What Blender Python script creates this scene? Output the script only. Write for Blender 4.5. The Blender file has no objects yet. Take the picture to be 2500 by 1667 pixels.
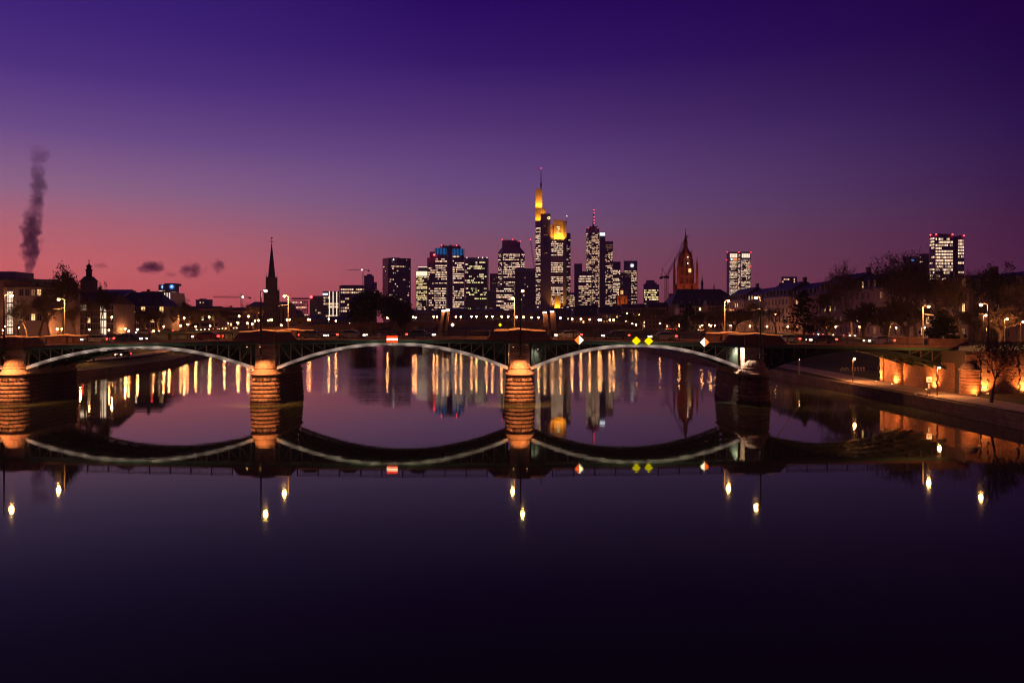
import bpy, math, random
from mathutils import Vector, Matrix
R = math.radians
C = bpy.context.scene.collection
scn = bpy.context.scene

# ------------------------------------------------------------------ camera
F = 1944.4            # focal length in pixels of the 2500 px wide photograph
HZ = 787.6            # row of the horizon
EYE = 12.0
cam_data = bpy.data.cameras.new('camera')
cam = bpy.data.objects.new('camera', cam_data)
C.objects.link(cam)
cam.location = (0, 0, EYE)
cam.rotation_euler = (R(90), 0, 0)
cam_data.sensor_width = 36
cam_data.lens = 28.0
cam_data.shift_y = -(1667 / 2 - HZ) / 2500
cam_data.clip_start = 0.5
cam_data.clip_end = 20000
scn.camera = cam

# ------------------------------------------------------------------ dusk sky
def lin(c):
    return tuple(((v / 255) / 12.92 if v / 255 <= .04045 else (((v / 255) + .055) / 1.055) ** 2.4) for v in c)

world = bpy.data.worlds.new('World')
scn.world = world
world.use_nodes = True
wt = world.node_tree
wt.nodes.clear()
def wn(t, **k):
    n = wt.nodes.new(t)
    for a, b in k.items():
        setattr(n, a, b)
    return n
wout = wn('ShaderNodeOutputWorld')
wbg = wn('ShaderNodeBackground')
wtc = wn('ShaderNodeTexCoord')
wsep = wn('ShaderNodeSeparateXYZ')
wt.links.new(wtc.outputs['Generated'], wsep.inputs[0])
# distance in azimuth from the afterglow
GLOW_AZ = R(-45)
wh = wn('ShaderNodeVectorMath', operation='MULTIPLY'); wh.inputs[1].default_value = (1, 1, 0)
wt.links.new(wtc.outputs['Generated'], wh.inputs[0])
wnorm = wn('ShaderNodeVectorMath', operation='NORMALIZE')
wt.links.new(wh.outputs[0], wnorm.inputs[0])
wdot = wn('ShaderNodeVectorMath', operation='DOT_PRODUCT')
wdot.inputs[1].default_value = (math.sin(GLOW_AZ), math.cos(GLOW_AZ), 0)
wt.links.new(wnorm.outputs[0], wdot.inputs[0])
wf = wn('ShaderNodeMapRange'); wf.inputs[1].default_value = .2; wf.inputs[2].default_value = .98
wt.links.new(wdot.outputs['Value'], wf.inputs[0])
def ramp(stops):
    r = wn('ShaderNodeValToRGB')
    e = r.color_ramp.elements
    while len(e) < len(stops):
        e.new(.5)
    for i, (p, c) in enumerate(stops):
        e[i].position = p
        e[i].color = (*lin(c), 1)
    wt.links.new(wsep.outputs['Z'], r.inputs[0])
    return r
SKY_L = [(0, (218, 90, 96)), (.03, (224, 100, 104)), (.064, (225, 111, 116)), (.103, (202, 114, 130)), (.1456, (154, 110, 146)), (.208, (110, 78, 142)), (.268, (78, 50, 130)), (.325, (62, 36, 122)), (.42, (42, 18, 100)), (1, (14, 3, 40))]
SKY_M = [(0, (142, 64, 82)), (.05, (154, 82, 100)), (.101, (140, 90, 118)), (.121, (130, 92, 130)), (.171, (112, 80, 136)), (.243, (82, 52, 120)), (.311, (52, 24, 105)), (.375, (38, 8, 95)), (.45, (28, 3, 72)), (1, (9, 1, 30))]
SKY_R = [(0, (82, 36, 66)), (.0685, (78, 36, 70)), (.103, (72, 32, 72)), (.1456, (56, 28, 76)), (.208, (40, 18, 76)), (.268, (29, 5, 66)), (.325, (27, 1, 64)), (.42, (19, 0, 50)), (1, (7, 0, 22))]
rl, rm, rr = ramp(SKY_L), ramp(SKY_M), ramp(SKY_R)
# right -> middle over factor 0..0.65, middle -> left over 0.65..1
m1 = wn('ShaderNodeMapRange'); m1.inputs[1].default_value = 0; m1.inputs[2].default_value = .72
m2 = wn('ShaderNodeMapRange'); m2.inputs[1].default_value = .72; m2.inputs[2].default_value = 1
wt.links.new(wf.outputs[0], m1.inputs[0]); wt.links.new(wf.outputs[0], m2.inputs[0])
mx1 = wn('ShaderNodeMix', data_type='RGBA'); mx2 = wn('ShaderNodeMix', data_type='RGBA')
wt.links.new(m1.outputs[0], mx1.inputs[0]); wt.links.new(rr.outputs[0], mx1.inputs[6]); wt.links.new(rm.outputs[0], mx1.inputs[7])
wt.links.new(m2.outputs[0], mx2.inputs[0]); wt.links.new(mx1.outputs[2], mx2.inputs[6]); wt.links.new(rl.outputs[0], mx2.inputs[7])
wt.links.new(mx2.outputs[2], wbg.inputs[0])
wbg.inputs[1].default_value = 1.05
wt.links.new(wbg.outputs[0], wout.inputs[0])

# ------------------------------------------------------------------ render settings
scn.render.engine = 'CYCLES'
scn.view_settings.view_transform = 'Standard'
scn.view_settings.look = 'None'
scn.view_settings.exposure = 0
scn.view_settings.gamma = 1
scn.view_settings.use_curve_mapping = False
scn.cycles.use_denoising = True
scn.cycles.max_bounces = 5
scn.cycles.diffuse_bounces = 2
scn.cycles.glossy_bounces = 3
scn.cycles.volume_bounces = 0
scn.cycles.sample_clamp_indirect = 6
scn.cycles.volume_max_steps = 256
scn.cycles.filter_width = 1.1
scn.cycles.use_light_tree = True

HAZE = .00014         # scattering per metre
# ------------------------------------------------------------------ helpers
def X(px, Y): return (px - 1250) / F * Y
def Z(py, Y): return EYE + (HZ - py) / F * Y

class MB:
    def __init__(s): s.v = []; s.f = []
    def add(s, vs, fs):
        o = len(s.v)
        s.v += [tuple(v) for v in vs]
        s.f += [tuple(i + o for i in f) for f in fs]
    def box(s, x0, x1, y0, y1, z0, z1):
        s.add([(x0, y0, z0), (x1, y0, z0), (x1, y1, z0), (x0, y1, z0), (x0, y0, z1), (x1, y0, z1), (x1, y1, z1), (x0, y1, z1)],
              [(3, 2, 1, 0), (4, 5, 6, 7), (0, 1, 5, 4), (1, 2, 6, 5), (2, 3, 7, 6), (3, 0, 4, 7)])
        return s
    def cbox(s, c, d): return s.box(c[0] - d[0] / 2, c[0] + d[0] / 2, c[1] - d[1] / 2, c[1] + d[1] / 2, c[2] - d[2] / 2, c[2] + d[2] / 2)
    def prism(s, fp, z0, z1, fp1=None):
        n = len(fp); fp1 = fp1 or fp
        s.add([(p[0], p[1], z0) for p in fp] + [(p[0], p[1], z1) for p in fp1],
              [tuple(range(n - 1, -1, -1)), tuple(range(n, 2 * n))] + [(i, (i + 1) % n, n + (i + 1) % n, n + i) for i in range(n)])
        return s
    def tube(s, a, b, r0, r1=None, n=6, caps=True):
        r1 = r0 if r1 is None else r1
        a = Vector(a); b = Vector(b); d = b - a
        if d.length < 1e-6: return s
        d.normalize()
        u = d.orthogonal().normalized(); w = d.cross(u)
        vs = []
        for p, r in ((a, r0), (b, r1)):
            for i in range(n):
                t = 2 * math.pi * i / n
                vs.append(p + (u * math.cos(t) + w * math.sin(t)) * r)
        fs = [(i, (i + 1) % n, n + (i + 1) % n, n + i) for i in range(n)]
        if caps: fs += [tuple(range(n - 1, -1, -1)), tuple(range(n, 2 * n))]
        s.add(vs, fs); return s
    def lathe(s, prof, c=(0, 0), n=16, a0=0, a1=2 * math.pi):
        full = abs(a1 - a0 - 2 * math.pi) < 1e-6
        m = n if full else n + 1
        vs = []
        for r, z in prof:
            for i in range(m):
                t = a0 + (a1 - a0) * i / n
                vs.append((c[0] + max(r, 1e-4) * math.cos(t), c[1] + max(r, 1e-4) * math.sin(t), z))
        fs = []
        for k in range(len(prof) - 1):
            for i in range(n):
                j = (i + 1) % m
                fs.append((k * m + i, k * m + j, (k + 1) * m + j, (k + 1) * m + i))
        s.add(vs, fs); return s
    def build(s, name, mat, parent=None, smooth=False, loc=None):
        me = bpy.data.meshes.new(name)
        me.from_pydata(s.v, [], s.f)
        if smooth:
            me.polygons.foreach_set('use_smooth', [True] * len(me.polygons))
        me.materials.append(mat)
        me.update()
        return link(name, me, parent, loc)

def link(name, data, parent=None, loc=None):
    o = bpy.data.objects.new(name, data)
    C.objects.link(o)
    if parent is not None: o.parent = parent
    if loc is not None: o.location = loc
    return o
def tag(o, label=None, cat=None, group=None, kind=None):
    if label: o['label'] = label
    if cat: o['category'] = cat
    if group: o['group'] = group
    if kind: o['kind'] = kind
    return o
def thing(name, label, cat, loc=(0, 0, 0), group=None):
    o = bpy.data.objects.new(name, None)
    C.objects.link(o); o.location = loc
    o.empty_display_size = .2
    return tag(o, label, cat, group)
def copy_tree(o, parent=None):
    c = o.copy(); C.objects.link(c); c.parent = parent
    for ch in list(o.children): copy_tree(ch, c)
    return c
def stuff(o): o['kind'] = 'stuff'; return o

def mat(name, col, rough=.8, nscale=0, namt=.25, bump=0, metal=0, spec=.3):
    m = bpy.data.materials.new(name); m.use_nodes = True
    t = m.node_tree; b = t.nodes['Principled BSDF']
    b.inputs['Base Color'].default_value = (*col, 1)
    b.inputs['Roughness'].default_value = rough
    b.inputs['Metallic'].default_value = metal
    b.inputs['Specular IOR Level'].default_value = spec
    if nscale:
        tc = t.nodes.new('ShaderNodeTexCoord')
        n = t.nodes.new('ShaderNodeTexNoise'); n.inputs['Scale'].default_value = nscale; n.inputs['Detail'].default_value = 6
        t.links.new(tc.outputs['Object'], n.inputs['Vector'])
        n2 = t.nodes.new('ShaderNodeTexNoise'); n2.inputs['Scale'].default_value = nscale * .13; n2.inputs['Detail'].default_value = 3
        t.links.new(tc.outputs['Object'], n2.inputs['Vector'])
        ad = t.nodes.new('ShaderNodeMath'); ad.operation = 'ADD'
        t.links.new(n.outputs['Fac'], ad.inputs[0]); t.links.new(n2.outputs['Fac'], ad.inputs[1])
        mr = t.nodes.new('ShaderNodeMapRange'); mr.inputs[1].default_value = .6; mr.inputs[2].default_value = 1.4
        mr.inputs[3].default_value = 1 - namt; mr.inputs[4].default_value = 1 + namt
        t.links.new(ad.outputs[0], mr.inputs[0])
        mx = t.nodes.new('ShaderNodeVectorMath'); mx.operation = 'SCALE'
        mx.inputs[0].default_value = col
        t.links.new(mr.outputs[0], mx.inputs['Scale'])
        t.links.new(mx.outputs[0], b.inputs['Base Color'])
        if bump:
            bp = t.nodes.new('ShaderNodeBump'); bp.inputs['Strength'].default_value = bump; bp.inputs['Distance'].default_value = .05
            t.links.new(n.outputs['Fac'], bp.inputs['Height']); t.links.new(bp.outputs[0], b.inputs['Normal'])
    return m
def emit(name, col, s, sample=True):
    m = bpy.data.materials.new(name); m.use_nodes = True
    t = m.node_tree; t.nodes.clear()
    e = t.nodes.new('ShaderNodeEmission'); e.inputs[0].default_value = (*col, 1); e.inputs[1].default_value = s
    o = t.nodes.new('ShaderNodeOutputMaterial'); t.links.new(e.outputs[0], o.inputs[0])
    if not sample: m.cycles.emission_sampling = 'NONE'
    return m
def window_light(name, c0, c1, s0, s1):
    """lit rooms: every pane has its own brightness and tint"""
    m = bpy.data.materials.new(name); m.use_nodes = True
    t = m.node_tree; t.nodes.clear()
    g = t.nodes.new('ShaderNodeNewGeometry')
    mr = t.nodes.new('ShaderNodeMapRange'); mr.inputs[3].default_value = s0; mr.inputs[4].default_value = s1
    t.links.new(g.outputs['Random Per Island'], mr.inputs[0])
    w = t.nodes.new('ShaderNodeTexWhiteNoise'); w.noise_dimensions = '1D'
    t.links.new(g.outputs['Random Per Island'], w.inputs['W'])
    mx = t.nodes.new('ShaderNodeMix'); mx.data_type = 'RGBA'
    mx.inputs[6].default_value = (*c0, 1); mx.inputs[7].default_value = (*c1, 1)
    t.links.new(w.outputs['Value'], mx.inputs[0])
    e = t.nodes.new('ShaderNodeEmission'); t.links.new(mx.outputs[2], e.inputs[0]); t.links.new(mr.outputs[0], e.inputs[1])
    o = t.nodes.new('ShaderNodeOutputMaterial'); t.links.new(e.outputs[0], o.inputs[0])
    m.cycles.emission_sampling = 'NONE'
    return m

M = {}
M['stone'] = mat('sandstone', (.40, .24, .155), .9, 3.0, .35, .5)
def per_stone(m, wet=True):
    t = m.node_tree; b = t.nodes['Principled BSDF']; src = b.inputs['Base Color'].links[0].from_socket
    oi = t.nodes.new('ShaderNodeObjectInfo'); mr = t.nodes.new('ShaderNodeMapRange'); mr.inputs[3].default_value = .68; mr.inputs[4].default_value = 1.22
    t.links.new(oi.outputs['Random'], mr.inputs[0])
    sc = t.nodes.new('ShaderNodeVectorMath'); sc.operation = 'SCALE'; t.links.new(src, sc.inputs[0]); t.links.new(mr.outputs[0], sc.inputs['Scale'])
    last = sc.outputs[0]
    if wet:
        tc = t.nodes.new('ShaderNodeTexCoord'); sp = t.nodes.new('ShaderNodeSeparateXYZ'); t.links.new(tc.outputs['Object'], sp.inputs[0])
        mp = t.nodes.new('ShaderNodeMapping'); mp.inputs['Scale'].default_value = (2.2, 2.2, .35); t.links.new(tc.outputs['Object'], mp.inputs[0])
        n = t.nodes.new('ShaderNodeTexNoise'); n.inputs['Scale'].default_value = 1.0; n.inputs['Detail'].default_value = 5; t.links.new(mp.outputs[0], n.inputs['Vector'])
        # algae and damp at the waterline, black crusts running down under the cap
        a = t.nodes.new('ShaderNodeMath'); a.operation = 'MULTIPLY_ADD'; a.inputs[1].default_value = -1.5; t.links.new(n.outputs['Fac'], a.inputs[0]); t.links.new(sp.outputs['Z'], a.inputs[2])
        w = t.nodes.new('ShaderNodeMapRange'); w.inputs[1].default_value = -.55; w.inputs[2].default_value = .15; w.inputs[3].default_value = .22; w.inputs[4].default_value = 1
        t.links.new(a.outputs[0], w.inputs[0])
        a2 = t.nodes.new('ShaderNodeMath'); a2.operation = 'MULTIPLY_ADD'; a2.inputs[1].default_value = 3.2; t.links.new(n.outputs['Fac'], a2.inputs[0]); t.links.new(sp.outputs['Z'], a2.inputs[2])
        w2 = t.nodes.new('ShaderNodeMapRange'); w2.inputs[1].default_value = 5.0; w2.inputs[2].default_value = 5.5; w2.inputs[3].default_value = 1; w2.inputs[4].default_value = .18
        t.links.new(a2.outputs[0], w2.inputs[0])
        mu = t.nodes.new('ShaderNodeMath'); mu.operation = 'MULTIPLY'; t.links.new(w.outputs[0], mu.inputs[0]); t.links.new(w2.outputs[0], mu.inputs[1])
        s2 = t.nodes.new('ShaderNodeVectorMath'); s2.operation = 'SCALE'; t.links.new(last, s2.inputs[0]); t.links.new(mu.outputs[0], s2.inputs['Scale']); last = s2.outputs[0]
    t.links.new(last, b.inputs['Base Color'])
    return m
M['pier_stone'] = per_stone(mat('pier sandstone', (.40, .24, .155), .9, 3.0, .5, .8))
per_stone(M['stone'], False)
M['shade_pier'] = per_stone(mat('pier sandstone darkened for shade', (.20, .11, .08), .92, 3.0, .5, .8))  # pier stone copied darker: the right pier's lack of light is painted in
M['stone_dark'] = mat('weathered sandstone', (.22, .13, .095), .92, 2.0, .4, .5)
M['parapet'] = mat('red sandstone parapet', (.24, .11, .08), .85, 1.5, .35, .3)
M['cornice'] = mat('cornice stone with painted lamp light', (.36, .21, .13), .8, 1.5, .3, .2)  # lightened so the edges read as lamp lit; part of that glow is colour
M['mortar'] = mat('mortar', (.10, .07, .055), .95, 4, .2, .2)
M['brick'] = mat('red wall stone', (.42, .20, .11), .9, 2.5, .4, .5)
M['rib'] = mat('pale painted steel', (.60, .56, .52), .55, 1.2, .25, .1)
M['green'] = mat('green painted steel', (.10, .22, .11), .5, .8, .3, .1)
M['plate'] = mat('dark green steel with painted shade', (.018, .026, .016), .7, .8, .3, .1)  # near black: shade under the deck is put into the green
M['shaded_green'] = mat('green steel half darkened for shade', (.05, .065, .03), .6, .8, .4, .1)
M['brace'] = mat('grey green painted steel', (.13, .09, .065), .6, 1.0, .3, .1)
M['iron'] = mat('dark painted iron', (.035, .028, .028), .5)
M['pole'] = mat('painted lamp pole', (.20, .16, .13), .55)
M['rail'] = mat('painted railing', (.09, .055, .05), .5)
M['asphalt'] = mat('asphalt', (.05, .048, .05), .75, 6, .25, .2)
M['walk'] = mat('pavement slabs', (.17, .13, .11), .85, 2, .25, .2)
M['sand'] = mat('gravel path', (.42, .32, .26), .95, 1.2, .3, .3)
M['earth'] = mat('bank earth and short grass', (.075, .075, .035), .98, .9, .5, .6)
M['city'] = mat('city ground', (.06, .05, .05), .95, .05, .3)
M['quay'] = mat('quay stone', (.20, .135, .10), .92, 1.2, .5, .6)
M['concrete'] = mat('concrete', (.30, .26, .24), .85, .8, .25, .2)
M['facade_p'] = mat('grey tower cladding', (.54, .41, .47), .6, .05, .15)
M['facade_d'] = mat('dark tower cladding', (.38, .28, .33), .5, .05, .15)
M['facade_l'] = mat('light tower cladding', (.5, .43, .43), .6, .05, .15)
M['plaster'] = mat('pale plaster', (.42, .28, .26), .85, .5, .2, .1)
M['plaster_r'] = mat('reddish plaster', (.36, .18, .155), .85, .5, .25, .1)
M['plaster_g'] = mat('grey plaster', (.26, .18, .175), .85, .5, .25, .1)
M['plaster_y'] = mat('cream plaster', (.50, .37, .32), .85, .5, .2, .1)
M['slate'] = mat('slate roof', (.055, .055, .075), .45, 2.0, .35, .2, 0, .5)
M['tiles'] = mat('brown roof tiles', (.10, .055, .045), .8, 2.0, .35, .2)
M['copper'] = mat('dark copper', (.045, .05, .05), .5, 1, .2)
M['glass'] = mat('dark window glass', (.02, .018, .025), .12, 0, 0, 0, 0, .6)
M['frame'] = mat('window frame', (.30, .24, .22), .7)
M['bark'] = mat('bark', (.17, .12, .085), .95, 5, .35, .4)
M['twig'] = mat('twigs', (.14, .085, .065), .95)
M['leafdry'] = mat('dry leaves and seed balls', (.075, .045, .035), .95)
M['needle'] = mat('fir needles', (.018, .026, .018), .95)
M['evergreen'] = mat('dark dense foliage', (.022, .022, .018), .95)
M['white'] = mat('white paint', (.75, .73, .70), .6)
M['red'] = mat('red paint', (.55, .05, .04), .5)
M['black'] = mat('black paint', (.015, .015, .015), .6)
M['rubber'] = mat('rubber', (.02, .02, .02), .85)
M['steel'] = mat('crane steel', (.20, .14, .13), .6)
M['w_white'] = window_light('lit office windows', (1, .70, .46), (1, .54, .28), .25, 1.7)
M['w_bright'] = window_light('bright lit windows', (1, .74, .54), (1, .58, .32), .35, 2.0)
M['w_yellow'] = window_light('yellow lit windows', (1, .68, .26), (1, .80, .42), .4, 2.2)
M['w_green'] = window_light('greenish yellow lit windows', (1, .86, .42), (.95, .80, .36), .25, 2.1)
M['w_warm'] = window_light('warm lit rooms', (1, .55, .20), (1, .70, .38), .5, 2.2)
M['w_dim'] = window_light('dimly lit rooms', (1, .5, .25), (1, .35, .2), .03, .35)
M['w_blue'] = emit('blue neon tubes', (.02, .20, .62), .65, False)
M['bulb'] = emit('sodium lamp', (1, .45, .16), 42)
M['bulb_far'] = emit('street lamp globe', (1, .40, .12), 130)
M['bulb_white'] = emit('white flood lamp', (1, .90, .80), 30)
M['lamp_box'] = emit('white light box', (1, .72, .48), 5)
M['head'] = emit('headlight', (1, .74, .48), 16)
M['tail'] = emit('tail light', (1, .03, .015), 14)
M['sig_red'] = emit('red signal lamp', (1, .04, .05), 10, False)
M['sig_white'] = emit('white signal lamp', (1, .85, .8), 6, False)
M['sign_yellow'] = emit('lit yellow sign face', (1, .70, .0), 1.25, False)
M['sign_white'] = emit('lit white sign face', (1, .84, .62), 3.5, False)
M['sign_red'] = emit('lit red sign face', (1, .022, .002), 3.2, False)
M['sign_orange'] = emit('lit red half of a sign', (1, .10, .012), 3.2, False)
M['logo_blue'] = emit('blue logo light', (.05, .35, 1), 1.5, False)
M['logo_white'] = emit('white logo light', (.8, .9, 1), 2.0, False)
M['logo_yellow'] = emit('yellow logo light', (1, .75, .3), 2.2, False)
M['logo_red'] = emit('red logo light', (1, .16, .04), 1.8, False)
M['strip'] = emit('lit facade strip', (1, .80, .58), 1.4, False)

SODIUM = (1, .38, .115)
def light(kind, name, loc, power, col=SODIUM, parent=None, radius=.15, target=None, angle=60, blend=.6, ploc=None):
    d = bpy.data.lights.new(name, kind)
    d.energy = power; d.color = col
    d.shadow_soft_size = radius
    if kind == 'SPOT':
        d.spot_size = R(angle); d.spot_blend = blend
    o = bpy.data.objects.new(name, d); C.objects.link(o)
    o.location = loc
    if target is not None:
        o.rotation_euler = (Vector(target) - Vector(loc)).to_track_quat('-Z', 'Y').to_euler()
    if parent is not None:
        o.parent = parent
        o.matrix_parent_inverse = Matrix.Translation(-Vector(parent.location))
    return o

# ------------------------------------------------------------------ water
def water_material():
    m = bpy.data.materials.new('river water'); m.use_nodes = True
    t = m.node_tree; t.nodes.clear()
    out = t.nodes.new('ShaderNodeOutputMaterial'); mixs = t.nodes.new('ShaderNodeMixShader'); fre = t.nodes.new('ShaderNodeFresnel')
    df = t.nodes.new('ShaderNodeBsdfDiffuse'); b = t.nodes.new('ShaderNodeBsdfAnisotropic')
    df.inputs['Color'].default_value = (.085, .095, .045, 1)      # silty river water
    gc = t.nodes.new('ShaderNodeMix'); gc.data_type = 'RGBA'
    gc.inputs[6].default_value = (.42, 1, .26, 1); gc.inputs[7].default_value = (1, .97, .93, 1)   # tint in the reflection colour tones down the mirrored sky at steep angles
    gm = t.nodes.new('ShaderNodeMapRange'); gm.inputs[1].default_value = .06; gm.inputs[2].default_value = .45
    t.links.new(fre.outputs[0], gm.inputs[0]); t.links.new(gm.outputs[0], gc.inputs[0]); t.links.new(gc.outputs[2], b.inputs['Color'])
    fre.inputs['IOR'].default_value = 1.33
    t.links.new(fre.outputs[0], mixs.inputs[0]); t.links.new(df.outputs[0], mixs.inputs[1]); t.links.new(b.outputs[0], mixs.inputs[2]); t.links.new(mixs.outputs[0], out.inputs[0])
    tc = t.nodes.new('ShaderNodeTexCoord')
    sp = t.nodes.new('ShaderNodeSeparateXYZ'); t.links.new(tc.outputs['Object'], sp.inputs[0])
    # calm upstream, wind-ruffled beyond the bridge, in patches
    pn = t.nodes.new('ShaderNodeTexNoise'); pn.inputs['Scale'].default_value = .035; pn.inputs['Detail'].default_value = 3
    mp = t.nodes.new('ShaderNodeMapping'); mp.inputs['Scale'].default_value = (.5, 1, 1)
    t.links.new(tc.outputs['Object'], mp.inputs[0]); t.links.new(mp.outputs[0], pn.inputs['Vector'])
    far = t.nodes.new('ShaderNodeMapRange'); far.interpolation_type = 'SMOOTHSTEP'
    far.inputs[1].default_value = 100; far.inputs[2].default_value = 190
    t.links.new(sp.outputs['Y'], far.inputs[0])
    pr = t.nodes.new('ShaderNodeMapRange'); pr.inputs[1].default_value = .35; pr.inputs[2].default_value = .65
    pr.inputs[3].default_value = .55; pr.inputs[4].default_value = 1
    t.links.new(pn.outputs['Fac'], pr.inputs[0])
    mul = t.nodes.new('ShaderNodeMath'); mul.operation = 'MULTIPLY'
    t.links.new(far.outputs[0], mul.inputs[0]); t.links.new(pr.outputs[0], mul.inputs[1])
    ro = t.nodes.new('ShaderNodeMapRange'); ro.inputs[3].default_value = .025; ro.inputs[4].default_value = .036
    t.links.new(mul.outputs[0], ro.inputs[0])
    t.links.new(ro.outputs[0], b.inputs['Roughness'])
    # ripples
    w1 = t.nodes.new('ShaderNodeTexNoise'); w1.inputs['Scale'].default_value = .9; w1.inputs['Detail'].default_value = 5
    m1 = t.nodes.new('ShaderNodeMapping'); m1.inputs['Scale'].default_value = (.55, 1.3, 1); m1.inputs['Rotation'].default_value = (0, 0, .25)
    t.links.new(tc.outputs['Object'], m1.inputs[0]); t.links.new(m1.outputs[0], w1.inputs['Vector'])
    st = t.nodes.new('ShaderNodeMapRange'); st.inputs[3].default_value = .0020; st.inputs[4].default_value = .075
    t.links.new(mul.outputs[0], st.inputs[0])
    bp = t.nodes.new('ShaderNodeBump'); bp.inputs['Distance'].default_value = 1.0
    t.links.new(st.outputs[0], bp.inputs['Strength'])
    w2 = t.nodes.new('ShaderNodeTexNoise'); w2.inputs['Scale'].default_value = .42; w2.inputs['Detail'].default_value = 3
    m2 = t.nodes.new('ShaderNodeMapping'); m2.inputs['Scale'].default_value = (.10, 1.2, 1); m2.inputs['Rotation'].default_value = (0, 0, -.08)
    t.links.new(tc.outputs['Object'], m2.inputs[0]); t.links.new(m2.outputs[0], w2.inputs['Vector'])
    wa = t.nodes.new('ShaderNodeMath'); wa.operation = 'MULTIPLY_ADD'; wa.inputs[1].default_value = 1.3
    t.links.new(w2.outputs['Fac'], wa.inputs[0]); t.links.new(w1.outputs['Fac'], wa.inputs[2])
    t.links.new(wa.outputs[0], bp.inputs['Height'])
    t.links.new(bp.outputs[0], b.inputs['Normal'])
    return m
wb = MB(); wb.add([(-900, -400, 0), (900, -400, 0), (900, 1300, 0), (-900, 1300, 0)], [(0, 1, 2, 3)])
tag(wb.build('river_water', water_material()), kind='structure')

# ------------------------------------------------------------------ terrain
def strip(name, rows, m):
    n = len(rows[0]); mb = MB()
    mb.v = [p for r in rows for p in r]
    for i in range(len(rows) - 1):
        for j in range(n - 1):
            a = i * n + j
            mb.f.append((a, a + 1, a + n + 1, a + n))
    return tag(mb.build(name, m), kind='structure')

LEFT_BANK = [(-100, -400), (-97, 60), (-94, 120), (-92.4, 169), (-94.8, 222), (-107, 274), (-116, 340), (-126, 430), (-150, 560), (-190, 700), (-300, 850), (-520, 950)]
RIGHT_BANK = [(57.4, -400), (57.4, 60), (57.4, 112), (57, 148), (57, 226), (57, 336), (60, 430), (45, 560), (0, 700), (-110, 850), (-330, 950)]
rows = []
for x, y in reversed(LEFT_BANK):
    rows.append([(x - .5, y, 1.7), (x - 4, y, 1.9), (x - 7, y, 2.7), (x - 13, y, 2.9), (x - 16, y, 3.4), (x - 27, y, 8.45), (x - 120, y, 8.6), (x - 2200, y, 8.6)])
strip('left_bank_ground', [r[::-1] for r in rows[::-1]], M['earth'])
mb_r = []
for x, y in RIGHT_BANK:
    if y <= 112: prof = [(x + .5, y, 1.62), (x + 6, y, 1.8), (x + 9, y, 1.9), (x + 30, y, 2.4), (x + 60, y, 3), (x + 2200, y, 4)]
    else: prof = [(x + .5, y, 1.62), (x + 8, y, 1.75), (x + 20, y, 1.95), (x + 29, y, 7.2), (x + 57, y, 7.5), (x + 2200, y, 8)]
    mb_r.append(prof)
mb_r.insert(3, [(57.9, 140, 1.62), (65, 140, 1.75), (77, 140, 1.95), (86, 140, 2.2), (115, 140, 3), (2257, 140, 4)])
mb_r.insert(4, [(57.9, 143, 1.62), (65, 143, 1.75), (77, 143, 1.95), (86, 143, 7.2), (115, 143, 7.5), (2257, 143, 8)])
strip('right_bank_ground', mb_r, M['earth'])
fg = MB(); fg.add([(-2700, 940, 2.2), (2400, 940, 2.2), (2400, 2400, 2.2), (-2700, 2400, 2.2)], [(0, 1, 2, 3)])
tag(fg.build('city_ground', M['city']), kind='structure')

def quay(name, bank, ztop, side, mid):
    """quay wall of stone blocks with a coping course"""
    o = MB(); cop = MB(); rng = random.Random(3)
    for (xa, ya), (xb, yb) in zip(bank[1:-3], bank[2:-2]):
        L = math.hypot(xb - xa, yb - ya); n = max(1, int(L / 2.4))
        near = ya < 300
        for i in range(n):
            t0, t1 = i / n, (i + 1) / n - .03 / L * 1
            p0 = (xa + (xb - xa) * t0, ya + (yb - ya) * t0); p1 = (xa + (xb - xa) * t1, ya + (yb - ya) * t1)
            rowz = [(-.6, .25), (.28, .78), (.81, ztop - .30)] if near else [(-.6, ztop - .3)]
            for z0, z1 in rowz:
                e = side * rng.uniform(-.03, .03)
                fp = [(p0[0] + e, p0[1]), (p0[0] + side * .8, p0[1]), (p1[0] + side * .8, p1[1]), (p1[0] + e, p1[1])]
                if side > 0: fp = fp
                else: fp = fp[::-1]
                o.prism(fp, z0, z1)
            fp = [(p0[0] - side * .08, p0[1]), (p0[0] + side * .9, p0[1]), (p1[0] + side * .9, p1[1]), (p1[0] - side * .08, p1[1])]
            if side < 0: fp = fp[::-1]
            cop.prism(fp, ztop - .28, ztop + .04)
    w = o.build(name, M['quay']); tag(w, kind='structure')
    c = cop.build('coping_stones', M['quay'], w); stuff(c)
quay('right_quay_wall', RIGHT_BANK, 1.62, 1, 0)
quay('left_quay_wall', LEFT_BANK, 1.7, -1, 0)

def sheet(name, pts, m, kind='structure'):
    mb = MB(); mb.add(pts, [tuple(range(len(pts)))]); return tag(mb.build(name, m), kind=kind)
def path(name, line, w, m, dz=.012):
    rows = []
    for x, y, z in line: rows.append([(x - w / 2, y, z + dz), (x + w / 2, y, z + dz)])
    return strip(name, rows, m)
path('right_promenade_path', [(61, 40, 1.72), (61, 100, 1.72), (61, 115, 1.73), (61.2, 140, 1.73), (63, 160, 1.76), (64.5, 200, 1.78), (64.5, 336, 1.80)], 6.0, M['sand'], .09)
path('left_lower_road', [(-105.5, 60, 2.86), (-103.5, 120, 2.86), (-102, 169, 2.86), (-104.5, 222, 2.86), (-116.5, 274, 2.86), (-126, 340, 2.86), (-136, 430, 2.86)], 6.0, M['sand'], .06)
path('right_street', [(100, 140.5, 7.42), (100, 226, 7.42), (100, 336, 7.42), (103, 430, 7.42), (88, 560, 7.42)], 12, M['asphalt'], .05)
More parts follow.
